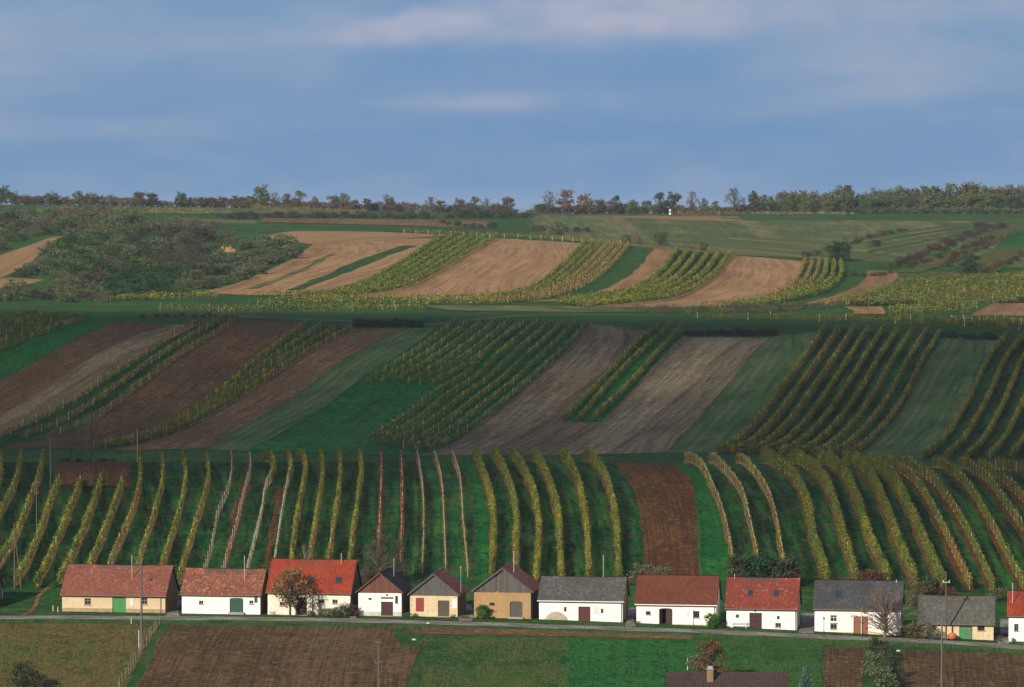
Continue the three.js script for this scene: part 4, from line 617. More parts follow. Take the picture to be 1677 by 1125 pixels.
const archHouse = house({ label: 'white house with grey roof and half-round cellar arch on its front', x0: 883, x1: 1020, base: 1024, eave: 984, ridge: 943.5, depth: 7.2, wall: W.white, roof: 'grey', plinth: [0.42, W.creamWorn], pipe: [1018.5, W.copper], flues: [[983.5, 908, 944, 0.04]], gutter: W.whiteFrame,
  open: [{ k: 'door', p: [947.5, 967.5, 993, 1019], mat: W.redBrown, frame: W.brown }, { k: 'window', p: [923.5, 928, 994, 1002], sill: 0 }, { k: 'window', p: [984.5, 989, 996, 1004], sill: 0 }, { k: 'panel', p: [972, 980.5, 992, 1005], mat: W.panel }, { k: 'arch', p: [890, 932, 1002, 1024], mat: plaster([0.40, 0.36, 0.28], worn) }, { k: 'panel', name: 'cellar_vent', p: [906, 915.5, 1004.5, 1011], mat: W.iron }] });
house({ label: 'white house with rust-brown corrugated tile roof and half open dark door', x0: 1043, x1: 1173, base: 1026, eave: 990, ridge: 942, depth: 7.2, wall: W.white, roof: 'rust', flank: W.white, plinth: [0.3, W.sand], pipe: [1171, W.copper], gutter: W.whiteFrame, sag: 0,
  open: [{ k: 'door', p: [1080, 1102, 996, 1024], mat: W.brown, arch: 1, open: 0, frame: W.brown }, { k: 'window', p: [1058, 1066, 1001.5, 1007], frame: W.redBrown }, { k: 'window', p: [1136, 1146.5, 1000, 1011], frame: W.redBrown }, { k: 'panel', p: [1125, 1129.5, 1000, 1010], mat: W.panel }] });
house({ label: 'white house with mottled bright red roof and two roof hatches', x0: 1191, x1: 1306, base: 1032, eave: 997, ridge: 945, depth: 7.2, wall: W.white, roof: 'mottled', flank: W.white, pipe: [1304.5, W.darkMetal], flues: [[1200.5, 940, 947, 0.045]], lights: [[1225, 1232, 967, 976], [1266.5, 1274, 967, 976]],
  open: [{ k: 'door', p: [1228.5, 1249, 1003.5, 1030.5], mat: W.brown }, { k: 'window', p: [1206, 1211.5, 1006.5, 1012.5], sill: 0 }, { k: 'window', p: [1273.5, 1278.5, 1008, 1014], sill: 0 }, { k: 'window', p: [1271, 1280.5, 1019.5, 1027] }, { k: 'panel', name: 'wall_lamp', p: [1237, 1239, 998.5, 1002], mat: W.iron }] });
house({ label: 'white house with dark slate-grey roof, blue skylight and brick-brown garage door', x0: 1336, x1: 1477, base: 1040, eave: 998, ridge: 950, depth: 7.6, wall: W.white, roof: 'slate', plinth: [0.4, W.creamWorn], lights: [[1367.5, 1378.5, 968, 979, W.sky]], flues: [[1468, 948, 952, 0.09]], gutter: W.gutter, pipe: [1412.5, W.whiteFrame], sag: 0,
  open: [{ k: 'door', p: [1399.5, 1423.5, 1009, 1038.5], mat: W.brick, frame: W.brick }, { k: 'window', p: [1361.5, 1372.5, 1007.5, 1018.5], frame: W.whiteFrame, sill: 0 }, { k: 'window', p: [1361.5, 1372.5, 1022.5, 1031], frame: W.frame }, { k: 'window', p: [1443, 1456, 1008, 1019], frame: W.frame }, { k: 'panel', name: 'flower_box', p: [1360.5, 1373.5, 1020, 1022.2], mat: W.sand }] });
house({ label: 'low worn cream house with ash-grey roof, red ridge tiles and green doors', x0: 1508, x1: 1629, base: 1050.5, eave: 1022, ridge: 975, depth: 7.4, wall: W.creamWorn, roof: 'ash', cap: [0.26, 0.08, 0.045], pipe: [1552, W.copper],
  open: [{ k: 'door', p: [1573.5, 1594.5, 1025.5, 1050], mats: [W.greenDoor, wood([0.10, 0.20, 0.11])], mat: W.darkGreen }, { k: 'window', p: [1603, 1614.5, 1022.6, 1032], frame: W.iron }, { k: 'window', p: [1521, 1535, 1023, 1031], frame: W.iron }] });
house({ label: 'white house with red roof at the end of the row, green-framed window', x0: 1655, x1: 1760, base: 1053, eave: 1009, ridge: 968, depth: 7.4, wall: W.white, roof: 'orange', flues: [[1661, 955, 988, 0.05]],
  open: [{ k: 'window', p: [1664, 1671, 1022, 1034], frame: W.greenDoor }, { k: 'door', p: [1700, 1722, 1028, 1052], mat: W.brown }] });
house({ label: 'white house with dull red roof standing beyond the farm track', x0: -165, x1: -24, base: 1003, eave: 973, ridge: 922, depth: 8, wall: W.white, roof: 'oldRed', open: [{ k: 'door', p: [-100, -78, 978, 1003], mat: W.brown }, { k: 'window', p: [-140, -130, 982, 990] }, { k: 'window', p: [-54, -44, 982, 990] }] });
// the house below the road, of which only the roof reaches into the picture
{
  const d = 424, s = d / F, x = (1194 - PW / 2) * s, y = hAt(x, d) - 0.1, hR = CAM_Y - (d + 3.6) * rowTan(1101) - y, w = 204 * s, hw = w / 2, dep = 9.2, hE = hR - 3.0, g = thing('farmhouse', 'dark brown tiled farmhouse roof with a pale chimney below the road', 'house', [x, y, -d + 1], undefined, -0.02), a = V(1, 0, 0), o1 = V(-hw, hR, -dep / 2), down = Math.hypot(dep / 2 + 0.4, 3.0), b1 = V(0, -3.0, dep / 2 + 0.4).normalize(), b2 = V(0, -3.0, -dep / 2 - 0.4).normalize();
  mesh('roof', finish(merge([tiles(o1, a, b1, w, down, RT.umber, 5), slab(o1, a, b1, w, down, 0.14, [0.05, 0.04, 0.03]), tiles(o1, a, b2, w, down, RT.umber, 6), slab(o1, a, b2, w, down, 0.14, [0.05, 0.04, 0.03])])), ROOF, g);
  const pent = [[0, -0.8], [dep, -0.8], [dep, hE + 0.1], [dep / 2, hR - 0.2], [0, hE + 0.1]], e = poly(pent, 0.3); e.rotateY(Math.PI / 2); const L = e.clone(); L.translate(-hw + 0.35, 0, 0); const Rr = e.clone(); Rr.translate(hw - 0.65, 0, 0);
  mesh('wall', merge([L, Rr, box(w - 1.4, hE + 0.8, 0.3, 0, hE / 2 - 0.4, -0.16), box(w - 1.4, hE + 0.8, 0.3, 0, hE / 2 - 0.4, -dep + 0.16)]), W.white, g);
  for (const wx of [-4.5, -1.5, 1.5, 4.5]) { const wn = new THREE.Group(); wn.name = 'window'; wn.position.set(wx, 0.9, 0.01); g.add(wn); mesh('frame', merge([box(1.0, 0.07, 0.08, 0, 0, 0), box(1.0, 0.07, 0.08, 0, 1.2, 0), box(0.07, 1.13, 0.08, -0.46, 0.6, 0), box(0.07, 1.13, 0.08, 0.46, 0.6, 0)]), W.whiteFrame, wn); mesh('pane', box(0.86, 1.1, 0.03, 0, 0.6, 0), W.glass, wn); }
  const cx = (1165 - 1194) * s, ch = new THREE.Group(); ch.name = 'chimney'; ch.position.set(cx, hR - 1.3, -dep / 2 + 1.3); g.add(ch);
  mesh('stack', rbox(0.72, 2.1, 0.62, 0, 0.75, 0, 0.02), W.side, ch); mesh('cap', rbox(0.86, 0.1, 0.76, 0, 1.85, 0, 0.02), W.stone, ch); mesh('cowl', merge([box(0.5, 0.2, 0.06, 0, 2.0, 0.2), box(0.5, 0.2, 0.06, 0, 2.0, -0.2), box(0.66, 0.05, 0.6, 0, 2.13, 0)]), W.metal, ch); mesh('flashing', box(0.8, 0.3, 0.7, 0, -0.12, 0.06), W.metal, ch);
}
console.log('houses');

// ------------------------------------------------------------------ trees and shrubs
const BARK = std([0.085, 0.065, 0.05], 0.95), BARKGREY = std([0.13, 0.115, 0.10], 0.95);
// a tree of unit height: trunk and limbs in one mesh, leaves in clumps round the limb ends in another
function treeGeo(seed, o = {}) {
  const R = rng(seed), wood = [], sheet = leafSheet(), spread = o.spread || 0.36, fork = o.fork ?? 0.22, tips = o.tips || 34, lean = (R() - 0.5) * 0.06, tr = o.trunk || 0.022;
  const heart = V(lean, fork + (1 - fork) * 0.5, 0);
  if (!o.stems) wood.push(tube(V(0, -0.03, 0), V(lean * 0.5, fork, 0), tr * 1.25, tr, 6), tube(V(lean * 0.5, fork, 0), V(lean, 0.72, 0), tr, tr * 0.4, 5));
  for (let i = 0; i < tips; i++) {
    let a = R() * 6.283, v = o.low ? 0.06 + 0.94 * R() : (R() + R() * 0.15), q = Math.pow(R(), 0.45);
    v = clamp(v, 0, 1);
    const prof = o.cone ? (1 - v) * 0.95 + 0.08 : Math.pow(Math.sin(Math.PI * clamp(0.12 + 0.82 * v, 0, 1)), o.round || 0.65), lump = 0.72 + 0.5 * vnoise(a * 1.3 + 5, v * 3, seed);
    const tip = V(lean + Math.cos(a) * spread * prof * q * lump, lerp(o.low ? 0.05 : fork * 0.9, 0.96, v) * (0.9 + 0.14 * R()), Math.sin(a) * spread * prof * q * lump);
    const root = o.stems ? V((R() - 0.5) * spread * 0.5, -0.03, (R() - 0.5) * spread * 0.5) : V(lean * 0.7, clamp(tip.y * 0.55, fork * 0.8, 0.68), 0), mid = root.clone().lerp(tip, 0.55).add(V((R() - 0.5) * 0.05, 0.03 + 0.03 * R(), (R() - 0.5) * 0.05)), r0 = (o.limb || 0.009) * (0.7 + 0.6 * R());
    wood.push(tube(root, mid, r0, r0 * 0.6, 4), tube(mid, tip, r0 * 0.6, r0 * 0.2, 3));
    for (let k = 0; k < (o.twigs || 2); k++) { const e = tip.clone().add(V((R() - 0.5) * 0.16, 0.02 + 0.1 * R(), (R() - 0.5) * 0.16)); wood.push(tube(mid.clone().lerp(tip, 0.3 + 0.7 * R()), e, r0 * 0.35, r0 * 0.12, 3)); }
    const rc = (o.clump || 0.1) * (0.7 + 0.6 * R()), tone = 0.78 + 0.44 * R(), n = Math.round((o.leaves || 20) * (0.6 + 0.8 * R()));
    for (let k = 0; k < n; k++) { const rr = Math.pow(R(), 0.5) * rc, b = R() * 6.283, cz = R() * 2 - 1, sq = Math.sqrt(1 - cz * cz), t = tone * (0.75 + 0.5 * R()), w = R(); sheet.add(tip.x + Math.cos(b) * sq * rr * 1.15, Math.max(0.01, tip.y + cz * rr * 0.8), tip.z + Math.sin(b) * sq * rr * 1.15, (o.leaf || 0.05) * (0.6 + 0.8 * R()), R, [t * (1 + (o.vary ?? 0.14) * (w - 0.35)), t, t * (1 - 0.2 * w)]); }
  }
  return { wood: merge(wood), leaves: sheet.count ? sheet.build() : null };
}
const leafMat = (c) => new THREE.MeshPhysicalMaterial({ specularIntensity: 0.3, color: lin(c[0] * 0.84, c[1] * 0.86, c[2] * 0.8), vertexColors: true, roughness: 0.9, side: THREE.DoubleSide });
const L = { green: leafMat([0.05, 0.095, 0.03]), deep: leafMat([0.022, 0.065, 0.028]), olive: leafMat([0.10, 0.115, 0.04]), greyGreen: leafMat([0.095, 0.125, 0.07]), brown: leafMat([0.115, 0.085, 0.045]), rust: leafMat([0.145, 0.075, 0.035]), grey: leafMat([0.12, 0.108, 0.08]), dark: leafMat([0.045, 0.058, 0.036]), yellow: leafMat([0.20, 0.165, 0.04]), wine: leafMat([0.09, 0.04, 0.032]), plum: leafMat([0.07, 0.05, 0.045]), blue: leafMat([0.09, 0.16, 0.14]), bright: leafMat([0.05, 0.15, 0.03]) };
const FORM = {
  tree: [1, 2, 3, 4].map(i => treeGeo(500 + i, { spread: 0.50, fork: 0.1, tips: 64, leaves: 26, leaf: 0.058, clump: 0.125, round: 0.42, low: 1 })),
  tall: [1, 2].map(i => treeGeo(520 + i, { spread: 0.3, fork: 0.12, tips: 46, leaves: 24, leaf: 0.055, clump: 0.11, round: 0.45, low: 1 })),
  thin: [1, 2, 3].map(i => treeGeo(540 + i, { spread: 0.5, fork: 0.14, tips: 60, leaves: 9, leaf: 0.042, clump: 0.1, twigs: 5, limb: 0.011, trunk: 0.026, round: 0.5 })),
  shrub: [1, 2, 3, 4, 5].map(i => treeGeo(560 + i, { stems: 1, low: 1, spread: 0.72, tips: 46, leaves: 26, leaf: 0.085, clump: 0.19, round: 0.45, twigs: 1 })),
  bush: [1, 2].map(i => treeGeo(570 + i, { stems: 1, low: 1, spread: 0.6, tips: 80, leaves: 34, leaf: 0.075, clump: 0.17, round: 0.42, twigs: 1 })),
  brush: [1, 2, 3].map(i => treeGeo(580 + i, { stems: 1, low: 1, spread: 0.78, tips: 44, leaves: 11, leaf: 0.075, clump: 0.2, round: 0.5, twigs: 4, limb: 0.012 })),
};
function plant(form, mat, p, h, label, category, group, o = {}) {
  const f = Array.isArray(FORM[form]) ? FORM[form][(hash2(p.x * 10 | 0, p.z * 10 | 0, 3) * FORM[form].length) | 0] : form, isTree = category === 'tree';
  const t = thing(o.name || (isTree ? 'tree' : 'shrub'), label, category, [p.x, p.y - 0.02 * h, p.z], group, o.turn ?? hash2(p.x * 7 | 0, p.z * 7 | 0, 9) * 6.28);
  t.scale.set(h * (o.wide || 1), h, h * (o.wide || 1));
  mesh(isTree ? 'trunk' : 'stems', f.wood, o.bark || BARK, t); if (f.leaves && !o.bare) mesh('crown', f.leaves, mat, t);
  return t;
}
const RIDGE = [2180, 2260];
const pxh = (p, px) => px * -p.z / F;
const ridgeAt = (x, back = 0) => { const d = 2215 + back; const xx = (x - PW / 2) / F * d; return P(xx, d); };
// trees on the skyline
const who = { olive: 'olive-green', green: 'green', greyGreen: 'grey-green', brown: 'brown-leaved', rust: 'rust-coloured', grey: 'grey half-bare', dark: 'dark' };
for (const [x, h, f, c, wide] of [[3, 30, 'tree', 'green', 1.1], [20, 22, 'tree', 'green', 1.1], [60, 12, 'shrub', 'brown', 1], [85, 22, 'tree', 'olive', 1.1], [108, 15, 'tree', 'brown', 1], [130, 22, 'tree', 'olive', 1.2], [150, 22, 'tree', 'olive', 1], [183, 17, 'tree', 'grey', 1], [230, 24, 'tree', 'brown', 1.2], [248, 22, 'tree', 'dark', 1], [297, 24, 'tree', 'green', 0.8], [330, 16, 'tree', 'rust', 1.2], [345, 17, 'tree', 'brown', 1.1], [364, 18, 'tree', 'brown', 1], [384, 20, 'tall', 'brown', 1], [395, 20, 'tree', 'brown', 1.1], [412, 22, 'tree', 'green', 0.9], [428, 37, 'tree', 'olive', 0.72], [450, 25, 'thin', 'grey', 0.9], [469, 25, 'tall', 'brown', 1], [490, 30, 'tall', 'olive', 1.1], [515, 20, 'tree', 'rust', 0.8], [545, 24, 'tree', 'greyGreen', 1.1], [562, 26, 'tree', 'greyGreen', 1], [582, 18, 'tree', 'olive', 0.8], [602, 20, 'tall', 'dark', 1.2], [633, 27, 'thin', 'grey', 1], [642, 22, 'tree', 'brown', 0.8], [706, 24, 'thin', 'brown', 1], [722, 20, 'tree', 'brown', 0.9], [752, 23, 'tree', 'grey', 0.9], [777, 27, 'tall', 'grey', 1.1], [797, 24, 'thin', 'grey', 0.9], [812, 18, 'tree', 'grey', 0.9], [830, 27, 'tree', 'brown', 0.95], [900, 37, 'thin', 'brown', 0.62], [927, 39, 'tall', 'rust', 1.15], [957, 32, 'tree', 'rust', 0.8], [980, 24, 'tree', 'brown', 1.1], [1000, 22, 'tree', 'brown', 0.9], [1010, 30, 'tall', 'dark', 0.8], [1036, 22, 'tree', 'greyGreen', 1], [1060, 22, 'tree', 'olive', 1], [1081, 35, 'tall', 'dark', 0.9], [1103, 35, 'tree', 'dark', 0.8], [1133, 35, 'thin', 'brown', 0.68], [1152, 24, 'tree', 'greyGreen', 0.7], [1172, 21, 'tall', 'greyGreen', 1], [1203, 40, 'thin', 'grey', 0.9], [1234, 35, 'tree', 'dark', 0.7]]) { const p = ridgeAt(x); plant(f, L[c], p, pxh(p, h * 1.06), `${who[c]} ${f === 'thin' ? 'open-branched' : f === 'tall' ? 'slender' : f === 'shrub' ? 'low' : 'rounded'} tree standing on the skyline`, 'tree', 'scattered trees on the skyline', { wide, name: 'hilltop_tree' }); }
for (const [x0, x1] of [[-330, -10], [1740, 2060]]) for (let x = x0; x < x1; x += 21) { const h = hash2(x, 5, 5), c = ['olive', 'brown', 'greyGreen', 'green'][(hash2(x, 6, 6) * 4) | 0], p = ridgeAt(x, 8 * h); plant('tree', L[c], p, pxh(p, (x < 0 ? 16 : 36) + 12 * h), `${who[c]} tree on the skyline beyond the end of the hill`, 'tree', 'trees along the ends of the skyline', { name: 'hilltop_tree' }); }
{ // low growth between them
  const R = rng(9); for (let x = 30; x < 1240; x += 10) { const xx = x + (R() - 0.5) * 9, c = ['brown', 'greyGreen', 'dark', 'grey', 'rust', 'brown'][(R() * 6) | 0]; if (x > 838 && x < 880) continue; const p = ridgeAt(xx, -6 + 22 * R()); plant('shrub', L[c], p, pxh(p, 9 + 8 * R()), 'low brushwood growing along the skyline between the trees', 'shrub', 'brushwood on the skyline', { wide: 1.1, name: 'hilltop_shrub' }); }
  // the wood on the right of the ridge
  const tops = [[1235, 34], [1270, 33], [1300, 40], [1340, 33], [1388, 47], [1410, 36], [1460, 46], [1495, 47], [1523, 49], [1555, 49], [1595, 51], [1625, 49], [1650, 47], [1720, 44]], hAtX = x => { let i = 0; while (i < tops.length - 2 && x > tops[i + 1][0]) i++; const t = clamp((x - tops[i][0]) / (tops[i + 1][0] - tops[i][0]), 0, 1); return lerp(tops[i][1], tops[i + 1][1], t); };
  for (let x = 1240; x < 1730; x += 11) for (let k = 0; k < 2; k++) { const xx = x + (R() - 0.5) * 10, q = R(), c = k ? (q < 0.25 ? 'brown' : q < 0.6 ? 'greyGreen' : q < 0.75 ? 'grey' : 'olive') : (x < 1440 ? (q < 0.7 ? 'green' : 'olive') : q < 0.4 ? 'olive' : q < 0.75 ? 'green' : q < 0.83 ? 'rust' : q < 0.92 ? 'brown' : 'dark'), p = ridgeAt(xx, k ? 34 + 14 * R() : 4 + 16 * R()); plant(k && q > 0.7 ? 'tall' : 'tree', L[c], p, pxh(p, hAtX(xx) * (k ? 1.04 : 0.7) * (0.86 + 0.2 * R())), `${who[c]} tree in the wood on the hilltop, ${k ? 'in its back rank' : 'at its edge'}`, 'tree', 'trees of the hilltop wood', { wide: k ? 0.8 : 0.95, name: 'wood_tree' }); }
  for (let x = 1400; x < 1730; x += 9) { const p = ridgeAt(x + 4 * R(), -4); plant('shrub', L[R() < 0.5 ? 'green' : 'greyGreen'], p, pxh(p, 8 + 5 * R()), 'green shrub along the edge of the hilltop wood', 'shrub', 'shrubs at the wood edge', { wide: 1.2, name: 'hilltop_shrub' }); }
}
const inside = (x, y, pl) => { let c = false; for (let i = 0, j = pl.length - 1; i < pl.length; j = i++) if ((pl[i][1] > y) !== (pl[j][1] > y) && x < (pl[j][0] - pl[i][0]) * (y - pl[i][1]) / (pl[j][1] - pl[i][1]) + pl[i][0]) c = !c; return c; };
{ // the bushy hill on the left
  const R = rng(41), hill = [[-30, 345], [60, 352], [130, 343], [215, 352], [270, 366], [330, 366], [375, 382], [380, 396], [505, 403], [470, 427], [425, 446], [375, 464], [300, 482], [160, 492], [60, 492], [-30, 492]], bare = [[[-40, 420], [40, 398], [95, 380], [118, 388], [85, 402], [52, 432], [30, 450], [80, 462], [60, 468], [-40, 474]], [[354, 394], [392, 392], [396, 420], [352, 424]]];
  for (let y = 344; y < 492; y += 9.6) for (let x = -24; x < 510; x += 16) {
    const xx = x + (R() - 0.5) * 15, yy = y + (R() - 0.5) * 9; if (!inside(xx, yy, hill) || bare.some(b => inside(xx, yy, b))) continue;
    const q = R(); let c, f = 'shrub', w;
    if (yy < 378 && xx > 60) { c = q < 0.25 ? 'brown' : q < 0.5 ? 'grey' : q < 0.7 ? 'plum' : 'greyGreen'; f = q < 0.75 ? 'brush' : 'shrub'; w = 'brown leafless brush on the crown of the bushy hill'; }
    else if (xx < 165 && yy > 385 && yy < 448) { c = q < 0.5 ? 'greyGreen' : q < 0.8 ? 'green' : 'deep'; w = 'grey-green bush beside the steep tan plot'; }
    else if (xx > 180 && xx < 285 && yy > 440) { c = q < 0.75 ? 'deep' : 'green'; w = 'deep green bush at the foot of the bushy hill'; }
    else if (xx > 250 && xx < 372 && yy > 370 && yy < 440) { c = q < 0.45 ? 'dark' : q < 0.75 ? 'greyGreen' : 'plum'; f = q < 0.4 ? 'brush' : 'shrub'; w = 'dark bush in the hollow below the bare earth face'; }
    else if (xx > 300) { c = q < 0.4 ? 'greyGreen' : q < 0.55 ? 'olive' : q < 0.85 ? 'dark' : 'grey'; w = 'low grey-green bush beside the diagonal field edge'; }
    else { c = q < 0.3 ? 'greyGreen' : q < 0.5 ? 'dark' : q < 0.6 ? 'olive' : q < 0.75 ? 'grey' : q < 0.85 ? 'plum' : 'green'; f = q > 0.6 && q < 0.8 ? 'brush' : 'shrub'; w = 'mixed grey and olive bush on the bushy hill'; }
    const p = at(xx, yy + 4, UP); plant(f, L[c], p, clamp(pxh(p, 13 + 15 * R() * R()), 2, 9), w, 'shrub', 'bushes of the bushy hill', { wide: 1.15, name: 'hill_shrub' });
  }
}
function hedge(line, step, h, cols, label, group, zone = UP, o = {}) { const R = rng(line[0][0] * 3 + 1 | 0), n = Math.max(2, Math.round(line.slice(1).reduce((s, p, i) => s + Math.hypot(p[0] - line[i][0], p[1] - line[i][1]), 0) / step)); for (const [x, y] of smoothLine(line, n)) { const p = at(x + (R() - 0.5) * step, y + (R() - 0.5) * (o.jit ?? 2), zone), c = cols[(R() * cols.length) | 0]; plant(o.form || 'shrub', L[c], p, pxh(p, h * (0.7 + 0.6 * R())), label, 'shrub', group, { wide: o.wide || 1.2, name: 'hedge_shrub' }); } }
hedge([[358, 357], [450, 357.5], [560, 357], [690, 358]], 10, 10, ['plum', 'dark', 'dark'], 'dark bush in the long hedge below the hilltop', 'long dark hedge');
hedge([[690, 357], [780, 357], [868, 357]], 11, 12, ['dark', 'greyGreen', 'brown', 'deep'], 'dark bush at the thick end of the hilltop hedge', 'thick hedge end');
hedge([[728, 366], [770, 373], [812, 374]], 10, 8, ['dark', 'deep'], 'dark bush on the short bank below the hedge', 'short bank bushes');
hedge([[870, 376], [900, 379], [960, 381]], 14, 8, ['greyGreen', 'dark', 'plum'], 'low bush on the bank across the pasture', 'bank bushes in the pasture');
hedge([[1316, 422], [1345, 414], [1400, 398], [1480, 378]], 9, 8, ['plum', 'wine', 'dark', 'greyGreen'], 'purplish bush on the bank leading to the dark tree', 'bank bushes by the dark tree');
hedge([[1400, 452], [1440, 452], [1460, 448]], 9, 7, ['dark', 'plum'], 'low dark bush above the small tan plot', 'bushes above the small plot');
hedge([[1462, 440], [1510, 420], [1570, 396], [1640, 372]], 8, 11, ['plum', 'wine', 'dark', 'green', 'plum'], 'dark red-brown bush on the long diagonal bank', 'diagonal bank bushes', UP, { jit: 6 });
hedge([[1490, 440], [1530, 425], [1560, 405]], 10, 9, ['dark', 'greyGreen', 'deep'], 'dark green bush below the diagonal bank', 'bushes below the diagonal bank');
hedge([[1555, 437], [1580, 412], [1620, 395]], 9, 10, ['wine', 'wine', 'plum'], 'wine-red bush in the hollow', 'wine-red bushes');
hedge([[1600, 412], [1640, 395], [1680, 385]], 9, 9, ['wine', 'brown', 'green'], 'red-brown bush on the far bank of the hollow', 'far bank bushes');
hedge([[1620, 445], [1650, 430], [1690, 415]], 9, 12, ['plum', 'brown', 'dark', 'grey'], 'grey-brown bush in the hollow beside the round green bush', 'grey-brown hollow bushes', UP, { jit: 8 });
hedge([[1395, 500], [1440, 500], [1490, 500]], 8, 8, ['plum', 'dark', 'plum'], 'dark purple-grey bush in the short hedge between vineyards', 'short purple hedge');
hedge([[1640, 497], [1665, 496], [1700, 496]], 8, 9, ['plum', 'dark'], 'dark bush by the small brown plot', 'bushes by the small brown plot');
hedge([[1030, 511], [1100, 512], [1180, 512], [1260, 510], [1340, 506]], 10, 13, ['grey', 'greyGreen', 'brown', 'dark', 'olive'], 'grey-brown bush in the hedge at the foot of the upper slope', 'foot of slope hedge', UP, { form: 'brush', jit: 3 });
hedge([[586, 535], [620, 534], [660, 534], [692, 536]], 9, 11, ['dark', 'deep', 'dark'], 'dark bush on the shaded terrace', 'terrace bushes', MID);
hedge([[1130, 549], [1180, 549], [1230, 549], [1272, 548]], 9, 9, ['plum', 'dark', 'wine'], 'dark bush along the top of the striped stubble field', 'bushes above the stubble', MID);
hedge([[1545, 553], [1590, 555], [1640, 557]], 9, 10, ['dark', 'plum', 'deep'], 'dark bush above the grey-green strip', 'bushes above the grey-green strip', MID);
hedge([[1395, 522], [1480, 525], [1580, 530], [1690, 536]], 12, 8, ['deep', 'dark', 'green'], 'dark green bush along the shaded top terrace', 'top terrace bushes', MID);
hedge([[240, 520], [310, 519], [380, 521]], 12, 6, ['plum', 'dark', 'brown'], 'low dark bush at the head of the pale strip', 'low head bushes', MID);
hedge([[92, 735], [120, 738], [180, 738]], 10, 7, ['dark', 'brown', 'olive'], 'small bush in the dip below the electricity poles', 'bushes in the dip', NEAR);
for (const [x, y, h, w, c, f, l] of [[913, 385, 24, 1.0, 'greyGreen', 'shrub', 'round grey-green bush standing alone in the pasture'], [1025, 398, 16, 0.9, 'greyGreen', 'shrub', 'small pale bush at the lower edge of the pasture'], [1047, 400, 17, 0.9, 'grey', 'brush', 'half bare bush at the lower edge of the pasture'], [1083, 402, 23, 0.8, 'green', 'shrub', 'leafy bush at the lower edge of the pasture'], [1124, 408, 14, 0.9, 'grey', 'brush', 'thin bush above the golden-green vineyard'], [1152, 411, 14, 0.8, 'wine', 'shrub', 'reddish bush above the golden-green vineyard'], [1434, 404, 12, 1.1, 'plum', 'shrub', 'dark round bush on the striped pasture'], [1585, 448, 34, 0.95, 'deep', 'shrub', 'large round deep green bush above the vineyard'], [1606, 374, 12, 1.5, 'dark', 'shrub', 'dark bush at the top end of the diagonal bank'], [1562, 418, 10, 1, 'bright', 'shrub', 'bright green bush on the diagonal bank'], [240, 478, 34, 0.9, 'deep', 'shrub', 'tall deep green bush at the foot of the bushy hill, above the golden rows'], [715, 392, 8, 1.2, 'plum', 'shrub', 'small dark bush at the corner of the green vineyard']]) { const p = at(x, y, UP); plant(f, L[c], p, pxh(p, h), l, 'shrub', undefined, { wide: w, name: 'lone_shrub' }); }
for (const [x, y, h] of [[360, 421, 9], [384, 420, 8], [350, 414, 14], [396, 414, 14], [372, 400, 12], [362, 398, 13], [384, 399, 12]]) { const p = at(x, y, UP); plant('shrub', L[x % 3 ? 'dark' : 'greyGreen'], p, pxh(p, h), 'bush growing round the bare yellow earth face', 'shrub', 'bushes round the earth face', { name: 'hill_shrub' }); }
{ const p = at(1377, 427, UP); plant('tree', L.deep, p, pxh(p, 38), 'dark green tree standing at the end of the bank', 'tree', undefined, { wide: 1.0, name: 'field_tree' }); const q = at(1366, 426, UP); plant('tree', L.dark, q, pxh(q, 26), 'smaller dark tree beside the dark green field tree', 'tree', undefined, { wide: 1.1, name: 'field_tree' }); }
{ // bare loess face in the bushy hill
  const p = at(372, 414, UP), g = thing('loess_bank', 'bare yellow earth face among the bushes of the hill', 'earth bank', [p.x, p.y, p.z]), pos = [], uv = [], idx = [], NU = 36, NV = 22;
  for (let j = 0; j <= NV; j++) for (let i = 0; i <= NU; i++) { // a broken cut: face, ragged edge, ledge running back into the slope
    const u = i / NU * 2 - 1, v = j / NV * 2, H = 3.0 * (1 - 0.8 * u ** 6) * (0.35 + 1.2 * fbm(u * 4 + 5, 1, 6, 3)), n = fbm(u * 5, v * 3, 12, 4) - 0.5, up = v < 1 ? v * H : H * (1 - (v - 1) * 0.4), back = v < 1 ? -1.2 * v - 1.6 * (1 - u * u) : -2.8 + 1.6 * u * u - (v - 1) * 9;
    pos.push(u * 3.4 + n * 1.4, up - 0.4 + n * 0.5, back + n * 1.4); uv.push(u * 0.1, v * 0.05);
  }
  for (let j = 0; j < NV; j++) for (let i = 0; i < NU; i++) { const q = j * (NU + 1) + i; idx.push(q, q + 1, q + NU + 1, q + 1, q + NU + 2, q + NU + 1); }
  const ge = new THREE.BufferGeometry(); ge.setAttribute('position', new THREE.Float32BufferAttribute(pos, 3)); ge.setAttribute('uv', new THREE.Float32BufferAttribute(uv, 2)); ge.setIndex(idx); ge.computeVertexNormals(); mesh('earth_face', ge, gm(T.tan, 1, 0.1, lin(1.25, 1.25, 1.2)), g);
}
console.log('far trees');

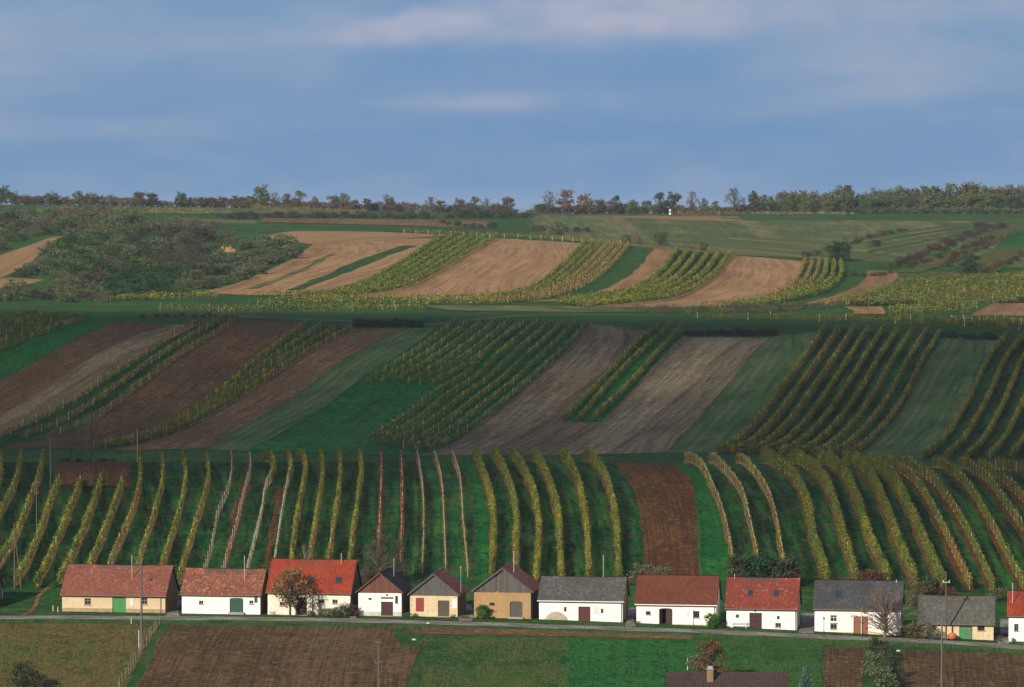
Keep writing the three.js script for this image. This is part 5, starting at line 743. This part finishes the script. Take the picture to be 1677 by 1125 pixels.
// trees and bushes by the houses
const FR = (x, y) => at(x, y, FORE), NR = (x, y) => at(x, y, [500, 560]);
const street = (x, out) => { const d = 509 - 18 * (x - 100) / 1550 - out; return P((x - PW / 2) / F * d, d); };   // so many metres in front of the house fronts
const bigTree = o => treeGeo(o.seed, o);
{
  const leafFine = { leaf: 0.034, leaves: 30 };
  plant(bigTree({ seed: 701, spread: 0.46, fork: 0.26, tips: 74, leaves: 18, leaf: 0.034, clump: 0.09, twigs: 4, limb: 0.007 }), leafMat([0.21, 0.14, 0.05]), street(474, 1.6), 82 * 0.0815, 'half bare olive tree before the orange-red roof', 'tree', undefined, { wide: 1.05, name: 'garden_tree', turn: 1 });
  plant(bigTree({ seed: 702, spread: 0.42, fork: 0.28, tips: 40, leaves: 9, leaf: 0.04, clump: 0.09, twigs: 3 }), L.olive, street(511, 1.4), 44 * 0.0815, 'thin young tree before the orange-red roofed house', 'tree', undefined, { name: 'garden_tree', turn: 2 });
  for (const [x, y, h, w, c, f, l] of [[447, 1.2, 8, 1.3, 'grey', 'brush', 'grey brush heap at the corner of the orange-roofed house'], [525, 1.7, 13, 1.2, 'olive', 'shrub', 'olive garden bush under the windows of the orange-roofed house'], [543, 1.6, 14, 1.2, 'greyGreen', 'shrub', 'grey-green garden bush at the orange-roofed house'], [553, 1.2, 16, 1, 'olive', 'shrub', 'yellowish shrub near the corner of the orange-roofed house'], [567, 1.3, 23, 0.8, 'dark', 'shrub', 'dark shrub between the orange-roofed house and the small white house'], [578, 1.0, 20, 0.7, 'wine', 'shrub', 'wine-red shrub beside the small white house'], [508, 1.6, 10, 1.2, 'green', 'shrub', 'low green bush beside the brown door of the orange-roofed house'], [790, 1.2, 22, 0.85, 'bright', 'bush', 'round bright green bush before the ochre house'], [1168, 1.4, 23, 0.95, 'bright', 'bush', 'bright green bush at the corner of the rust-roofed house'], [1184, 1.0, 9, 1, 'dark', 'shrub', 'small dark bush between the rust-roofed and mottled red houses'], [666, 1.0, 8, 1.2, 'greyGreen', 'shrub', 'low bush between the two small gabled houses'], [680, 0.7, 6, 1, 'green', 'shrub', 'tiny plant below the red shutter'], [742, 0.8, 6, 1, 'green', 'shrub', 'tiny plant beside the grey plank door'], [760, 1.2, 6, 1.8, 'olive', 'shrub', 'low weeds beside the cream gabled house'], [1046, 0.9, 5, 1.2, 'green', 'shrub', 'low weeds at the corner of the rust-roofed house'], [1514, 1.6, 30, 0.9, 'grey', 'brush', 'tall grey bush before the low worn house'], [1500, 1.4, 26, 0.85, 'olive', 'brush', 'olive bush between the slate-roofed and low worn houses'], [1532, 1.6, 22, 0.9, 'greyGreen', 'brush', 'straggly bush under the window of the low worn house'], [1488, 1.2, 18, 0.8, 'brown', 'brush', 'brown bush at the corner of the slate-roofed house'], [1640, 1.0, 10, 1, 'grey', 'brush', 'grey weeds between the low worn house and the end house']]) { const p = street(x, y); plant(f, L[c], p, h * 0.082, l, 'shrub', undefined, { wide: w, name: 'garden_shrub' }); }
  plant(bigTree({ seed: 711, stems: 0, spread: 0.52, fork: 0.1, tips: 70, leaves: 2, leaf: 0.026, clump: 0.07, twigs: 4, limb: 0.009, trunk: 0.02, round: 0.5 }), L.rust, street(1450, 3.3), 88 * 0.079, 'nearly leafless tree before the slate-grey roof', 'tree', undefined, { name: 'garden_tree', turn: 0.4, wide: 1.25, bark: std([0.14, 0.105, 0.075], 0.95) });
  for (const [x, y, h, w, c] of [[1436, 1078, 36, 0.7, 'dark'], [1452, 1084, 30, 0.7, 'dark'], [1432, 1105, 40, 0.7, 'greyGreen'], [1458, 1110, 38, 0.7, 'dark'], [1445, 1128, 40, 0.8, 'greyGreen'], [1474, 1122, 22, 0.8, 'dark']]) { const p = FR(x, y); plant('shrub', L[c], p, pxh(p, h), 'tall bush in the thicket below the leafless tree', 'shrub', 'thicket below the leafless tree', { wide: w, name: 'thicket_shrub' }); }
  { const p = FR(1166, 1112); plant(bigTree({ seed: 721, spread: 0.45, fork: 0.14, tips: 70, leaves: 26, leaf: 0.045, clump: 0.1, low: 1 }), L.rust, p, pxh(p, 66), 'rust-brown garden tree behind the dark farmhouse roof', 'tree', undefined, { wide: 0.95, name: 'garden_tree' }); const q = FR(1140, 1100); plant('shrub', L.greyGreen, q, pxh(q, 30), 'grey-green bush beside the rust-brown garden tree', 'shrub', undefined, { wide: 0.8, name: 'garden_shrub' }); }
  { const p = FR(42, 1124); plant('shrub', L.dark, p, pxh(p, 40), 'dark bush in the brownish meadow', 'shrub', undefined, { wide: 0.95, name: 'meadow_shrub' }); const q = FR(66, 1126); plant('shrub', L.dark, q, pxh(q, 24), 'smaller dark bush beside the meadow bush', 'shrub', undefined, { wide: 0.9, name: 'meadow_shrub' }); }
  // behind the houses
  plant(bigTree({ seed: 731, spread: 0.6, fork: 0.15, tips: 80, leaves: 5, leaf: 0.03, clump: 0.08, twigs: 5, limb: 0.009, trunk: 0.02 }), L.brown, NR(622, 958), 88 * 0.084, 'brown twiggy tree behind the small white gabled house', 'tree', undefined, { name: 'orchard_tree', wide: 0.85 });
  plant(bigTree({ seed: 732, spread: 0.5, fork: 0.2, tips: 60, leaves: 6, leaf: 0.035, clump: 0.08, twigs: 5 }), L.olive, NR(652, 955), 66 * 0.084, 'olive twiggy tree behind the gap of the small gabled houses', 'tree', undefined, { name: 'orchard_tree', wide: 0.85 });
  plant(bigTree({ seed: 733, spread: 0.4, fork: 0.3, tips: 34, leaves: 10, leaf: 0.04, clump: 0.09, twigs: 3 }), L.olive, NR(635, 962), 44 * 0.084, 'small pale tree between the two twiggy trees', 'tree', undefined, { name: 'orchard_tree' });
  plant(bigTree({ seed: 734, spread: 0.3, fork: 0.3, tips: 20, leaves: 1, leaf: 0.03, clump: 0.08, twigs: 4, limb: 0.014 }), L.brown, NR(499, 938), 50 * 0.084, 'small leafless tree behind the orange-red roof', 'tree', undefined, { name: 'orchard_tree', bark: BARKGREY });
  for (const [x, y, h, w, c, f, l] of [[1062, 956, 36, 1.0, 'grey', 'brush', 'grey-brown brush at the foot of the red-brown field'], [1085, 958, 30, 1, 'greyGreen', 'brush', 'grey-green brush behind the rust-brown roof'], [1040, 956, 24, 1, 'brown', 'brush', 'brown brush behind the gap beside the arched house'], [1212, 960, 50, 0.85, 'dark', 'bush', 'dark evergreen bush behind the mottled roof, outermost of three'], [1248, 962, 56, 0.85, 'deep', 'bush', 'tallest dark evergreen bush behind the mottled red roof'], [1284, 962, 48, 0.9, 'dark', 'bush', 'dark evergreen bush behind the mottled roof, near the grassy gap'], [1296, 962, 36, 0.6, 'rust', 'brush', 'rusty bush beside the evergreens'], [1425, 965, 34, 1.2, 'wine', 'shrub', 'wine-red bush behind the slate-grey roof'], [1520, 985, 40, 0.8, 'dark', 'shrub', 'dark bush behind the low ash-grey roof'], [1547, 985, 26, 1.3, 'wine', 'shrub', 'wine-red bush behind the low ash-grey roof'], [590, 960, 32, 1, 'wine', 'brush', 'reddish brush behind the gap beside the orange roof'], [572, 962, 20, 1, 'brown', 'brush', 'brown brush in the gap beside the orange roof'], [1498, 990, 40, 0.7, 'brown', 'brush', 'brown bush behind the slate roof corner'], [135, 800, 16, 0.9, 'deep', 'shrub', 'dark bush on the bare brown patch'], [163, 800, 16, 0.9, 'deep', 'shrub', 'second dark bush on the bare brown patch'], [1630, 985, 24, 0.9, 'olive', 'shrub', 'olive bush behind the gap near the end house']]) { const p = y < 850 ? at(x, y, NEAR) : NR(x, y); plant(f, L[c], p, pxh(p, h), l, 'shrub', undefined, { wide: w, name: 'slope_shrub' }); }
  // blue spruce
  const p = FR(1319, 1135), R = rng(5), sheet = leafSheet(), wd = [tube(V(0, -0.02, 0), V(0, 0.97, 0), 0.02, 0.004, 6)], H = pxh(p, 50);
  for (let k = 0; k < 22; k++) { const y = 0.08 + 0.9 * k / 22, r = 0.34 * (1 - y) + 0.02, n = 10; for (let j = 0; j < n; j++) { const a = j / n * 6.283 + k * 0.7, rr = r * (0.75 + 0.4 * R()); wd.push(tube(V(0, y, 0), V(Math.cos(a) * rr, y - rr * 0.25, Math.sin(a) * rr), 0.005, 0.002, 3)); for (let i = 0; i < 14; i++) { const f = 0.2 + 0.85 * R(), t = 0.75 + 0.5 * R(); sheet.add(Math.cos(a) * rr * f + (R() - 0.5) * 0.03, y - rr * 0.25 * f + (R() - 0.5) * 0.025, Math.sin(a) * rr * f + (R() - 0.5) * 0.03, 0.045, R, [t, t, t]); } } }
  plant({ wood: merge(wd), leaves: sheet.build() }, L.blue, p, H, 'blue-grey spruce beside the dark farmhouse roof', 'tree', undefined, { name: 'spruce_tree' });
}
// long grass along the verges and in the rough meadows: tufts, too many to count
{
  const R = rng(88), bl = []; for (let i = 0; i < 12; i++) { const a = R() * 6.28, r = 0.16 * R(), x = Math.cos(a) * r, z = Math.sin(a) * r, h = 0.12 + 0.16 * R(), b = R() * 6.28, w = 0.022; bl.push(x - Math.cos(b) * w, -0.02, z - Math.sin(b) * w, x + Math.cos(b) * w, -0.02, z + Math.sin(b) * w, x + (R() - 0.5) * 0.14, h, z + (R() - 0.5) * 0.14); }
  const tuft = new THREE.BufferGeometry(); tuft.setAttribute('position', new THREE.Float32BufferAttribute(bl, 3)); tuft.computeVertexNormals();
  const blade = c => std(c, 0.9, { side: THREE.DoubleSide });
  const sets = [['meadow_grass', blade([0.11, 0.10, 0.03]), 9000, () => [-60 + 320 * R(), 1024 + 130 * R()], (x, y) => x < 262 - (y - 1021) * 0.55], ['verge_grass', blade([0.04, 0.095, 0.02]), 6000, () => { const x = -40 + 1740 * R(); let i = 0; while (i < ROAD.length - 2 && x > ROAD[i + 1][0]) i++; const t = (x - ROAD[i][0]) / (ROAD[i + 1][0] - ROAD[i][0]); return [x, lerp(ROAD[i][1], ROAD[i + 1][1], t) + 4.6 + 7 * R() * R()]; }, (x, y) => true], ['dry_grass', blade([0.075, 0.085, 0.022]), 5000, () => [690 + 240 * R(), 1046 + 100 * R()], (x, y) => true], ['lawn_grass', blade([0.03, 0.11, 0.02]), 6000, () => [915 + 430 * R(), 1052 + 100 * R()], (x, y) => x < 1345]];
  for (const [name, mat, n, pick, ok] of sets) { const im = new THREE.InstancedMesh(tuft, mat, n), M = new THREE.Matrix4(), q = new THREE.Quaternion(); let k = 0, guard = 0; while (k < n && guard++ < n * 4) { const [x, y] = pick(); if (!ok(x, y) || vnoise(x / 22, y / 9, 17) + 0.4 * (R() - 0.5) < 0.36) continue; const p = FR(x, y), s = 0.45 + 0.9 * R(); q.setFromAxisAngle(V(0, 1, 0), R() * 6.28); M.compose(p, q, V(s, s * (0.7 + 0.6 * R()), s)); im.setMatrixAt(k++, M); } im.count = k; im.name = name; lit(im); im.userData = { kind: 'stuff', label: name.replace('_', ' ') + ' in tufts' }; scene.add(im); }
}
console.log('near plants');

// ------------------------------------------------------------------ poles, lamps, fence, bench
const stakeWood = std([0.2, 0.17, 0.13], 0.9), poleWood = std([0.085, 0.066, 0.05], 0.9), polePale = std([0.10, 0.088, 0.072], 0.85), glassy = std([0.6, 0.6, 0.58], 0.3);
function pole(p, px, label, o = {}) {
  const h = o.h || pxh(p, px), t = thing('utility_pole', label, 'utility pole', [p.x, p.y, p.z], o.group), m = o.mat || poleWood, r = o.r || 0.13;
  t.rotation.z = o.lean || 0;
  mesh('pole', tube(V(0, -0.6, 0), V(0, h, 0), r, r * 0.7, 8), m, t);
  for (const [dy, w] of o.arms || []) { const e = mesh('crossarm', box(w, 0.1, 0.1, 0, h - dy, r + 0.03), o.armMat || m, t); for (const sx of [-1, 1]) { const i = new THREE.CylinderGeometry(0.05, 0.07, 0.22, 7); i.translate(sx * (w / 2 - 0.08), h - dy + 0.17, r + 0.03); mesh('insulator', i, o.armMat ? glassy : m, e); } }
  if (o.step) mesh('cap', tube(V(0, h, 0), V(0, h + 0.12, 0), r * 0.8, 0.02, 8), m, t);
  if (o.brace) mesh('brace', tube(V(o.brace, -0.5, 0.1), V(0.02, h * 0.88, 0.05), r * 0.9, r * 0.7, 7), m, t);
  return t;
}
pole(FR(232, 1066), 149, 'tall wooden pole beside the stake fence below the road', { mat: polePale, step: 1, r: 0.15 });
pole(FR(620, 1162), 116, 'pole with two short crossarms standing in the ploughed field', { arms: [[0.35, 0.7], [2.6, 0.9]], mat: polePale, r: 0.1 });
pole(FR(1542, 1150), 132, 'pale pole standing in the ploughed field below the low grey house', { mat: polePale, r: 0.14 });
pole(FR(1560, 1152), 44, 'short thin stake beside the pale pole', { mat: polePale, r: 0.05 });
pole(street(1551.5, 1.6), 112, 'dark pole with white insulators before the low ash-grey roof', { arms: [[1.35, 0.95]], armMat: W.metal, r: 0.12, group: undefined });
pole(NR(24, 964), 108, 'braced double pole in the vineyard beside the longest house', { brace: 1.0, arms: [[1.0, 0.7]], r: 0.11 });
pole(at(60, 878, NEAR), 92, 'thin pole with two short crossarms among the yellow vines', { arms: [[0.4, 0.55], [1.9, 0.7]], mat: polePale, r: 0.07 });
for (const [x, y, h, o, l] of [[83, 800, 84, { arms: [[0.3, 0.8]] }, 'dark pole rising from the vineyard beside the bare brown patch'], [92, 762, 84, {}, 'dark pole at the corner of the bare brown patch'], [115, 752, 96, { arms: [[0.5, 1.0]], r: 0.16 }, 'braced dark pole on the brow of the slope'], [150, 745, 86, { arms: [[0.4, 0.7]], r: 0.18 }, 'thick dark pole on the brow of the slope'], [197, 744, 80, { arms: [[0.6, 0.8], [1.7, 0.8]], r: 0.08 }, 'slim dark pole with two crossarms on the brow'], [225, 752, 55, { mat: POST[1], r: 0.07 }, 'pale slim pole at the head of a vine row'], [132, 752, 70, { r: 0.1, lean: -0.05 }, 'leaning dark pole beside the braced pole on the brow']]) { const p = at(x, y, NEAR); pole(p, h, l, o.brace === undefined && l.startsWith('braced') ? { ...o, brace: 1.3 } : o); }
// stake fence between meadow and ploughed field
for (let k = 0; k < 17; k++) { const t = k / 16, x = lerp(261, 193, t), y = lerp(1024, 1132, t), p = FR(x + (hash2(k, 1, 1) - 0.5) * 3, y), h = 1.15 + 0.5 * hash2(k, 2, 2), o = thing('fence_stake', 'pale stake in the fence line between meadow and ploughed field', 'fence stake', [p.x, p.y, p.z], 'fence stakes'); o.rotation.z = (hash2(k, 3, 3) - 0.5) * 0.14; mesh('stake', tube(V(0, -0.3, 0), V(0, h, 0), 0.04, 0.035, 6), stakeWood, o); mesh('tip', tube(V(0, h, 0), V(0, h + 0.1, 0), 0.035, 0.008, 6), stakeWood, o); }
for (const [x, y, h, l] of [[227.5, 1062, 30, 'tall grey stake beside the wooden pole'], [215, 1022, 10, 'white marker post at the road edge'], [1126, 1098, 20, 'pale post beside the farmhouse garden'], [87, 1001, 9, 'short white post by the farm track'], [95, 1002, 8, 'second short post by the farm track']]) { const p = FR(x, y), o = thing('marker_post', l, 'post', [p.x, p.y, p.z]); mesh('post', tube(V(0, -0.3, 0), V(0, pxh(p, h), 0), 0.07, 0.06, 7), POST[1], o); mesh('top', tube(V(0, pxh(p, h), 0), V(0, pxh(p, h) + 0.06, 0), 0.06, 0.02, 7), POST[1], o); }
for (const [x, h, l] of [[1137, 29, 'black street lamp before the rust-brown roofed house'], [1351, 29, 'dark street lamp before the slate-roofed house']]) { const p = street(x, 5.4), o = thing('street_lamp', l, 'street lamp', [p.x, p.y, p.z]), H = h * 0.079; mesh('post', tube(V(0, -0.3, 0), V(0, H, 0), 0.055, 0.04, 8), W.iron, o); mesh('base', tube(V(0, 0, 0), V(0, 0.25, 0), 0.1, 0.07, 8), W.iron, o); mesh('lantern', merge([tube(V(0, H, 0), V(0, H + 0.26, 0), 0.07, 0.13, 6), tube(V(0, H + 0.26, 0), V(0, H + 0.4, 0), 0.16, 0.02, 6)]), W.iron, o); }
{ const p = street(1211, 0.75), o = thing('garden_bench', 'pale metal bench against the white wall below the small window', 'bench', [p.x, p.y, p.z], undefined, YAW); for (let i = 0; i < 3; i++) mesh('seat_slat', rbox(2.1, 0.04, 0.11, 0, 0.45, -0.15 + i * 0.14, 0.01), W.panel, o); for (let i = 0; i < 2; i++) mesh('back_slat', rbox(2.1, 0.1, 0.035, 0, 0.68 + i * 0.17, -0.24, 0.01), W.panel, o); for (const x of [-0.95, 0.95]) { mesh('leg', merge([box(0.05, 0.43, 0.05, x, 0.215, 0.14), box(0.05, 0.9, 0.05, x, 0.45, -0.29), box(0.05, 0.05, 0.4, x, 0.4, -0.07)]), W.panel, o); } }
{ const p = street(1562, 1.1), o = thing('clay_vat', 'orange rounded vat lying beside the green double door', 'vat', [p.x, p.y, p.z]), b = new THREE.LatheGeometry([[0.02, 0], [0.5, 0.03], [0.68, 0.3], [0.72, 0.6], [0.6, 0.85], [0.42, 0.95], [0.44, 1.0], [0.38, 1.0], [0.36, 0.9], [0.02, 0.9]].map(q => new THREE.Vector2(q[0] * 0.85, q[1] * 0.85)), 18); mesh('body', b, std([0.42, 0.12, 0.05], 0.8), o); mesh('band', new THREE.TorusGeometry(0.61, 0.02, 6, 20).rotateX(Math.PI / 2).translate(0, 0.5, 0), W.iron, o); }
{ const p = street(1658, 0.7), o = thing('planter_pot', 'pale pot standing at the corner of the end house', 'pot', [p.x, p.y, p.z]); mesh('pot', new THREE.LatheGeometry([[0.02, 0], [0.22, 0], [0.3, 0.5], [0.34, 0.52], [0.34, 0.6], [0.28, 0.6], [0.26, 0.5], [0.02, 0.5]].map(q => new THREE.Vector2(...q)), 14), W.white, o); }
{ const p = ridgeAt(1097), o = thing('hilltop_marker', 'small white survey pillar on the skyline beside a dark tree', 'marker'  , [p.x, p.y, p.z]); o.position.copy(P((1097 - PW / 2) / F * 2150, 2150)); mesh('pillar', box(0.9, 3.0, 0.9, 0, 1.4, 0), W.white, o); mesh('band', box(0.94, 0.8, 0.94, 0, 1.5, 0), W.black, o); }
{ // parked trailer-like pale stones on the field edge
  const R = rng(31); for (const [x, y] of [[678, 1049], [701, 1022], [1471, 1067]]) { const p = FR(x, y), ge = new THREE.IcosahedronGeometry(0.2, 2), a = ge.attributes.position; for (let i = 0; i < a.count; i++) { const n = 0.75 + 0.5 * fbm(a.getX(i) * 4 + x, a.getY(i) * 4 + a.getZ(i) * 3, 4, 2); a.setXYZ(i, a.getX(i) * n * 1.5, a.getY(i) * n * 0.8 + 0.08, a.getZ(i) * n); } ge.computeVertexNormals(); const o = mesh(numbered('field_stone'), ge, W.paleGrey, scene); o.position.copy(p); o.userData = { label: 'pale stone lying at the field edge near the road', category: 'stone', group: 'stones at the field edge' }; }
}
console.log('things');
renderer.render(scene, camera);
